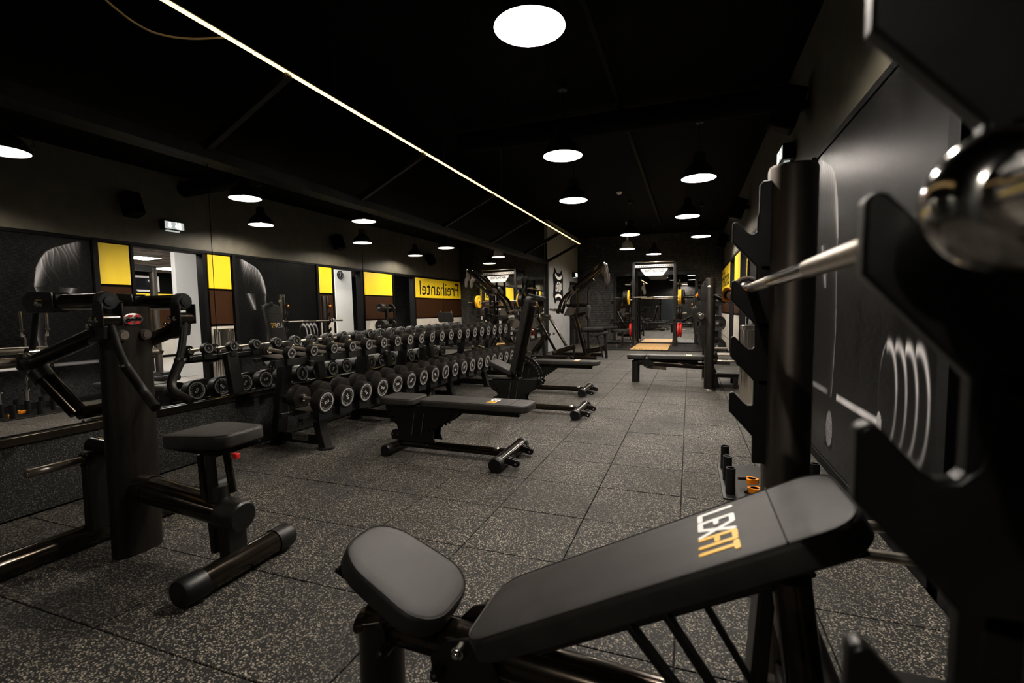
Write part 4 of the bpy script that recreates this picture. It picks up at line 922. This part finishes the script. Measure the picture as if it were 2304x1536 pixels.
for x in (-1.69, -.44):
    for yy in (15.92, 16.72):
        u = obj('upright', G().bb((x-.04, yy-.04, .031), (x+.04, yy+.04, 2.70)), 'plastic', pr, .006)
        g = G()
        for k in range(34): g.bb((x-.013, yy-.0412, .35+.066*k), (x+.013, yy-.0405, .376+.066*k))
        tag(obj('upright_holes', g, 'black', u, smooth=False), 'column of square holes')
        obj('foot_plate', G().bb((x-.09, yy-.12, .031), (x+.09, yy+.12, .043)).prism([(-.04, 0), (.07, 0), (.04, .16), (-.04, .2)], (x, yy-.05, .04), Y, Z, .1), 'satin', pr, .003)
        obj('foot_bolt', G().sph((x-.06, yy-.09, .047), .016, 8).sph((x+.06, yy-.09, .047), .016, 8).sph((x, yy-.10, .18), .018, 8), 'chrome', pr)
    obj('side_beam', G().bb((x-.035, 15.96, 2.56), (x+.035, 16.68, 2.64)).bb((x-.035, 15.96, .06), (x+.035, 16.68, .13)), 'satin', pr, .005)
    for z in (1.0, 1.55, 2.0):
        sg2 = -1 if x < -1 else 1
        obj('storage_peg', G().cyl((x+sg2*.03, 16.72, z-.5), (x+sg2*.36, 16.72, z-.5), .024, n=16), 'steel', pr)
        obj('peg_holder', G().bb((x-.05, 16.66, z-.56), (x+.05, 16.78, z-.44)), 'plastic', pr, .004)
    obj('bar_hook', G().prism([(-.05, -.06), (.05, -.06), (.05, .07), (.03, .07), (.02, -.01), (-.05, -.01)], (x, 15.85, 1.54), Y, Z, .07), 'satin', pr, .003)
    obj('safety_arm', G().bb((x-.03, 15.45, .86), (x+.03, 15.9, .94)), 'satin', pr, .005)
fb = obj('front_beam', G().bb((-1.65, 15.885, 2.50), (-.48, 15.955, 2.585)), 'badge', pr, .004)
g = G()
for k in range(17): g.bb((-1.585+.065*k, 15.8835, 2.53), (-1.56+.065*k, 15.8845, 2.555))
tag(obj('beam_holes', g, 'black', fb, smooth=False), 'row of square holes')
obj('rear_beam', G().bb((-1.65, 16.69, 2.55), (-.48, 16.75, 2.63)), 'satin', pr, .004)
obj('pull_up_bar', G().cyl((-1.69, 15.84, 2.665), (-.44, 15.84, 2.665), .018, n=16), 'chrome', pr)
sgn = obj('sign_board', G().prism([(-.40, .12), (.40, .12), (.41, .09), (.26, -.10), (-.26, -.10), (-.41, .09)], (-1.06, 15.87, 2.335), X, Z, .014), 'signwhite', pr, .001, smooth=False)
obj('lettering', text('80ATHLETICS', .12, (-1.06, 15.860, 2.385), X, Z, .002, sx=.80, bold=.004), 'signlight', sgn, smooth=False)
g = G()
for a in range(0, 360, 60):
    t = math.radians(a+12); u2 = math.radians(a+50); g.prism([(.035*math.cos(t), .028*math.sin(t)), (.035*math.cos(u2), .028*math.sin(u2)), (.026*math.cos(u2), .02*math.sin(u2)), (.026*math.cos(t), .02*math.sin(t))], (-1.06, 15.8605, 2.29), X, Z, .002)
obj('small_emblem', g, 'signlight', sgn, smooth=False)
barbell('chrome barbell racked across the power rack with bumper plates', (-1.07, 15.83, 1.567), X, 2.4, .73)
PL = {}
def plate(label, c, ax, r, th, m, spoked=False, group='weight plates'):
    c = V(c); root = thing('weight_plate', label, 'plate', c, group); ax = V(ax)
    prof = [(.026, -th/2), (r*.30, -th/2), (r*.34, -th*.36), (r*.76, -th*.36), (r*.82, -th/2), (r*.97, -th/2), (r, -th*.32), (r, th*.32), (r*.97, th/2), (r*.82, th/2), (r*.76, th*.36), (r*.34, th*.36), (r*.30, th/2), (.026, th/2), (.026, -th/2)]
    obj('disc', G().lathe(prof, c, ax, 36), m, root)
    obj('hub', G().ring(c, ax, .0255, .036, th+.006, 20), 'chrome', root)
    if spoked:
        x, y2, d = basis(ax); g = G()
        for k in range(3):
            t = 2.1*k+.4; u2 = x*math.cos(t)+y2*math.sin(t); w2 = d.cross(u2)
            for e in (-1, 1): g.prism([(r*.38, -r*.17), (r*.72, -r*.26), (r*.72, r*.26), (r*.38, r*.17)], c+d*(e*th*.365), u2, w2, .002)
        obj('grip_opening', g, 'black', root, smooth=False)
        g = G(); t0 = 0
        for w0, a0 in (('LEXFIT', 120), ):
            pass
    return root
for k, (m, nm) in enumerate((('yellowrub', 'inner yellow'), ('yellowrub', 'outer yellow'), ('rubber', 'inner black'), ('rubber', 'outer black'))):
    plate('%s bumper plate on the right end of the power rack barbell' % nm, (-.31+.048*k, 15.83, 1.567), X, .225, .042, m)
    nl = ('inner yellow', 'second, black', 'third, black', 'outer black')[k]
    plate('%s bumper plate on the left end of the power rack barbell' % nl, (-1.83-.048*k, 15.83, 1.567), X, .225, .042, m if k == 0 else 'rubber')
for s, x0, side in ((1, -.44, 'right'), (-1, -1.69, 'left')):
    for k in range(2):
        plate('%s red bumper plate on the %s low peg of the power rack' % (('inner', 'outer')[k], side), (x0+s*(.10+.075*k), 16.72, .50), X, .225, .06, 'red')
        plate('%s black plate on the %s middle peg of the power rack' % (('inner', 'outer')[k], side), (x0+s*(.10+.075*k), 16.72, 1.05), X, .215, .06, 'rubber')
    plate('single large black plate on the %s top peg of the power rack' % side, (x0+s*.13, 16.72, 1.5+.52), X, .225, .05, 'rubber')
    obj('storage_peg', G().cyl((x0+s*.03, 16.72, 2.02), (x0+s*.36, 16.72, 2.02), .024, n=16), 'steel', pr)
tr_ = thing('plate_tree', 'black plate storage tree by the right wall behind far press bench', 'rack', (.56, 11.5, 0))
obj('post', G().bb((.52, 11.46, .04), (.60, 11.54, 1.45)), 'satin', tr_, .006)
obj('base', G().beam((.30, 11.2, .03), (.82, 11.2, .03), .06, .06).beam((.30, 11.8, .03), (.82, 11.8, .03), .06, .06).beam((.56, 11.2, .03), (.56, 11.8, .03), .06, .06), 'satin', tr_, .004)
for z in (1.37, .88, .38):
    for s in (-1, 1): obj('peg', G().cyl((.56, 11.5+s*.03, z), (.56, 11.5+s*.40, z), .0245, n=18), 'steel', tr_)
for z, r, nm, n2 in ((1.37, .125, 'upper', 3), (.88, .175, 'middle', 4), (.38, .19, 'lower', 3)):
    for k in range(n2):
        plate('spoked black plate, %s from outside on the %s near peg of the plate tree' % (ORD[k], nm), (.56, 11.5-.31+.05*k, z), Y, r, .042, 'rubber', True)
    plate('spoked black plate on the %s rear peg of the plate tree' % nm, (.56, 11.5+.2, z), Y, r, .045, 'rubber', True)
ub = thing('low_bench', 'small black utility bench in front of the power rack left side', 'bench', (-1.95, 15.0, 0))
cushion('seat_pad', (-1.95, 15.0, .585), X, Z, .50, .30, .07, ub, .05)
obj('post', G().beam((-1.91, 15.0, 0), (-1.91, 15.0, .52), .055, .05, Y), 'satin', ub, .005)
obj('post', G().beam((-2.10, 15.1, 0), (-2.10, 15.1, .52), .04, .04, Y), 'steel', ub, .005)
obj('roller', G().cyl((-2.40, 15.0, .20), (-1.98, 15.0, .20), .06, n=20), 'vinyl', ub); obj('foot_bar', G().cyl((-1.91, 14.8, .03), (-1.91, 15.2, .03), .03, n=16), 'satin', ub)
obj('side_grip', G().cyl((-2.28, 14.95, .79), (-2.02, 14.95, .80), .03, n=14).beam((-2.15, 14.95, .56), (-2.15, 14.95, .79), .04, .04, Y), 'satin', ub)
pb = thing('preacher_bench', 'black preacher curl bench beside the yellow Freihantel sign', 'bench', (.45, 14.7, 0))
cushion('arm_pad', (.36, 14.5, 1.05), (0, -.35, .94), (0, -.94, -.35), .36, .55, .08, pb, .06)
obj('pad_beam', G().cyl((.36, 14.55, 1.06), (.36, 15.05, .95), .04, n=16).cyl((.36, 14.75, 1.1), (.36, 14.78, 1.2), .025, n=12), 'bronze', pb)
obj('post', G().beam((.36, 14.85, .03), (.36, 14.8, 1.0), .08, .08, Y), 'satin', pb, .005); obj('base', G().beam((.36, 14.4, .03), (.36, 15.4, .03), .08, .06).beam((.1, 14.4, .03), (.62, 14.4, .03), .06, .06), 'satin', pb, .005)
cushion('seat', (.36, 15.25, .5), X, Z, .34, .3, .06, pb, .05); obj('seat_post', G().cyl((.36, 15.25, .05), (.36, 15.25, .44), .03, n=16), 'satin', pb)
hl = obj('bar_hook', G().beam((.16, 14.52, 1.2), (.16, 14.6, 1.28), .02, .03).beam((.56, 14.52, 1.2), (.56, 14.6, 1.28), .02, .03), 'steel', pb, .002)

# ------------------------------------------------------------------ room next door, seen through the openings in the mirror
struct('floor_2', G().bb((XR+.02, 2.0, -.2), (9.2, 16.5, -.004)), 'roomfloor')
struct('ceiling_2', G().bb((XR+.25, 2.0, 2.80), (9.2, 16.5, 2.95)), 'ceiltile')
g = G()
for k in range(13): g.bb((XR+.25+.6*k, 2.0, 2.794), (XR+.27+.6*k, 16.5, 2.80))
for k in range(24): g.bb((XR+.25, 2.2+.6*k, 2.794), (9.2, 2.22+.6*k, 2.80))
struct('trim_30', g, 'satin', smooth=False)
w5 = struct('wall_east', G().bb((9.0, 2.0, 0), (9.2, 16.5, 2.95)), 'black')
o = obj('wall_panel', G().bb((8.975, 2.2, 1.80), (9.0, 14.5, 2.10)), 'yellow', w5, .003); o['label'] = 'long yellow panel'
o = obj('wall_panel', G().bb((8.975, 2.2, .9), (9.0, 12.5, 1.74)), 'brown', w5, .003); o['label'] = 'dark brown panel'
o = obj('wall_panel', G().bb((8.975, 2.2, .08), (9.0, 12.5, .86)), 'white', w5, .003); o['label'] = 'off white panel'
struct('wall_south', G().bb((XR+.25, 1.9, 0), (9.2, 2.0, 2.95)), 'wallwhite'); 
wn = struct('wall_north', G().bb((XR+.25, 16.5, 0), (9.2, 16.6, 2.95)), 'black')
win = struct('window_1', G().bb((8.96, 9.3, 2.16), (9.0, 10.9, 2.22)).bb((8.96, 9.3, 2.60), (9.0, 10.9, 2.66)).bb((8.96, 9.3, 2.22), (9.0, 9.38, 2.60)).bb((8.96, 10.82, 2.22), (9.0, 10.9, 2.60)), 'wallwhite')
obj('window_pane', G().bb((8.98, 9.38, 2.22), (8.99, 10.82, 2.60)), 'glassdark', win)
c1 = struct('wall_column_1', G().bb((2.45, 6.95, 0), (2.57, 7.47, 2.80)), 'wallwhite', None, .004); c1.name = 'wall_column'
c2 = struct('wall_column_2', G().bb((1.75, 10.85, 0), (2.3, 11.55, 2.80)), 'wallwhite', None, .004); c2.name = 'wall_column.001'
ck = thing('wall_clock', 'round black wall clock on white column in the next room', 'clock', (1.735, 11.06, 2.33))
obj('case', G().lathe([(.12, 0), (.12, .03), (.108, .034), (.104, .026), (0, .026)], (1.75, 11.06, 2.33), -X, 32), 'plastic', ck)
g = G()
for k in range(12):
    t = math.radians(30*k); d = V((0, math.cos(t), math.sin(t))); g.beam(V((1.7225, 11.06, 2.33))+d*.078, V((1.7225, 11.06, 2.33))+d*.095, .006, .002, X)
obj('hour_marks', g, 'labwhite', ck, smooth=False)
obj('hands', G().beam((1.7215, 11.06, 2.33), (1.7215, 11.07, 2.405), .006, .002, X).beam((1.7215, 11.06, 2.33), (1.7215, 11.03, 2.275), .008, .002, X), 'labwhite', ck, smooth=False)
for k, (x, y2) in enumerate(((1.75, 6.1), (5.44, 8.2), (1.45, 10.2), (7.4, 10.2), (6.2, 12.8), (1.75, 12.3))):  # panels by the white columns are unseen, added to light their faces
    cp = thing('panel_lamp_some_added', 'lit flat panel lamp on the next room ceiling, those by the columns added as fill, %s of six' % ORD[k], 'lamp', (x, y2, 2.79), 'panel lamps next door')
    obj('frame', G().bb((x-.31, y2-.31, 2.77), (x+.31, y2+.31, 2.794)), 'wallwhite', cp, .003); obj('glow_face', G().bb((x-.28, y2-.28, 2.765), (x+.28, y2+.28, 2.771)), 'panel', cp)
w6 = struct('wall_inner', G().bb((2.6, 13.0, 0), (2.75, 16.4, 2.80)), 'mortar')
def bricksX(x, y0, y1, z0, z1):
    g = bricks(y0, y1, 0, z0, z1, None, 1); g.v = [(x-p[1], p[0], p[2]) for p in g.v]; g.f = [f[::-1] for f in g.f]; return g
tag(obj('brick_facing', bricksX(2.6, 13.0, 16.3, .005, 2.79), 'brick', w6, smooth=False), kind='stuff')
ct = thing('cable_tower', 'grey cable pull tower machine standing behind the first doorway', 'machine', (3.2, 6.9, 0))
obj('post', G().cyl((3.45, 7.15, 0), (3.45, 7.15, 2.32), .07, n=24), 'brush', ct); obj('post', G().cyl((3.2, 6.55, 1.0), (3.2, 6.55, 2.36), .03, n=16), 'steel', ct)
obj('top_arm', G().cyl((3.15, 5.2, 2.36), (3.2, 6.6, 2.36), .03, n=16).beam((3.2, 6.5, 2.30), (3.47, 7.2, 2.30), .09, .12), 'satin', ct)
pu = obj('pulley', G().cyl((3.12, 6.3, 2.14), (3.17, 6.3, 2.14), .075, n=24), 'plastic', ct); obj('pulley_hub', G().cyl((3.11, 6.3, 2.14), (3.18, 6.3, 2.14), .02, n=12), 'chrome', pu)
g = G()
for k in range(6): g.ring((3.145, 6.3, 2.02-.03*k), X if k % 2 else Y, .010, .016, .006, 10)
obj('chain', g, 'chrome', ct); obj('pull_bar', G().tube([(3.0, 5.95, 1.80), (3.1, 6.1, 1.86), (3.15, 6.5, 1.86), (3.2, 6.65, 1.80)], .016, 12, .05), 'satin', ct)
obj('weight_stack', G().bb((3.36, 6.95, .1), (3.54, 7.0, 1.2)), 'satin', ct, .005); obj('base', G().bb((3.1, 6.4, 0), (3.6, 7.3, .08)), 'satin', ct, .01)
sm = thing('seated_machine', 'low black seated weight machine on the plank floor next door', 'machine', (2.6, 6.1, 0))
obj('floor_beam', G().cyl((2.0, 6.3, .06), (3.2, 6.0, .06), .05, n=18), 'satin', sm); obj('cross_foot', G().cyl((2.05, 6.0, .06), (2.05, 6.6, .06), .06, n=18), 'plastic', sm); obj('cross_foot', G().cyl((2.45, 6.0, .06), (2.45, 6.5, .06), .06, n=18), 'plastic', sm)
obj('post', G().beam((2.5, 6.2, .06), (2.4, 6.25, .75), .08, .08, Y), 'satin', sm, .005); obj('lever', G().cyl((2.9, 5.8, .95), (2.3, 6.5, .55), .035, n=16), 'bronze', sm); obj('pivot', G().cyl((2.55, 6.15, .70), (2.6, 6.05, .72), .05, n=18), 'chrome', sm)
cushion('seat', (2.7, 6.05, .5), X, Z, .4, .3, .06, sm, .05)
obj('handle', G().tube([(3.0, 5.6, 1.15), (3.0, 5.8, 1.28), (3.0, 6.0, 1.15)], .014, 10, .08), 'chrome', sm)
sh = thing('shelf_unit', 'white open shelf unit beside the white column next door', 'shelf', (3.4, 12.0, 0))
for z in (.35, .85, 1.35, 1.8, 2.2): obj('shelf', G().bb((3.1, 11.4, z), (3.5, 12.8, z+.05)), 'wallwhite', sh, .003)
for yy in (11.4, 12.78): obj('side', G().bb((3.1, yy, 0), (3.5, yy+.03, 2.3)), 'satin', sh, .003)
lb = thing('lat_bar_stand', 'chrome pole with black cross handles before the brick wall next door', 'stand', (1.6, 13.2, 0))
obj('pole', G().cyl((1.6, 13.2, .03), (1.6, 13.2, 2.2), .02, n=16).cyl((1.6, 13.2, 2.18), (1.6, 13.4, 2.18), .018, n=12), 'chrome', lb); obj('cross_grip', G().cyl((1.6, 12.98, 1.62), (1.6, 13.42, 1.62), .022, n=14).cyl((1.6, 13.2, 1.3), (1.6, 13.2, 1.9), .03, n=14), 'rubber', lb); obj('base', G().lathe([(.2, 0), (.2, .02), (.05, .04), (0, .04)], (1.6, 13.2, 0)), 'satin', lb)
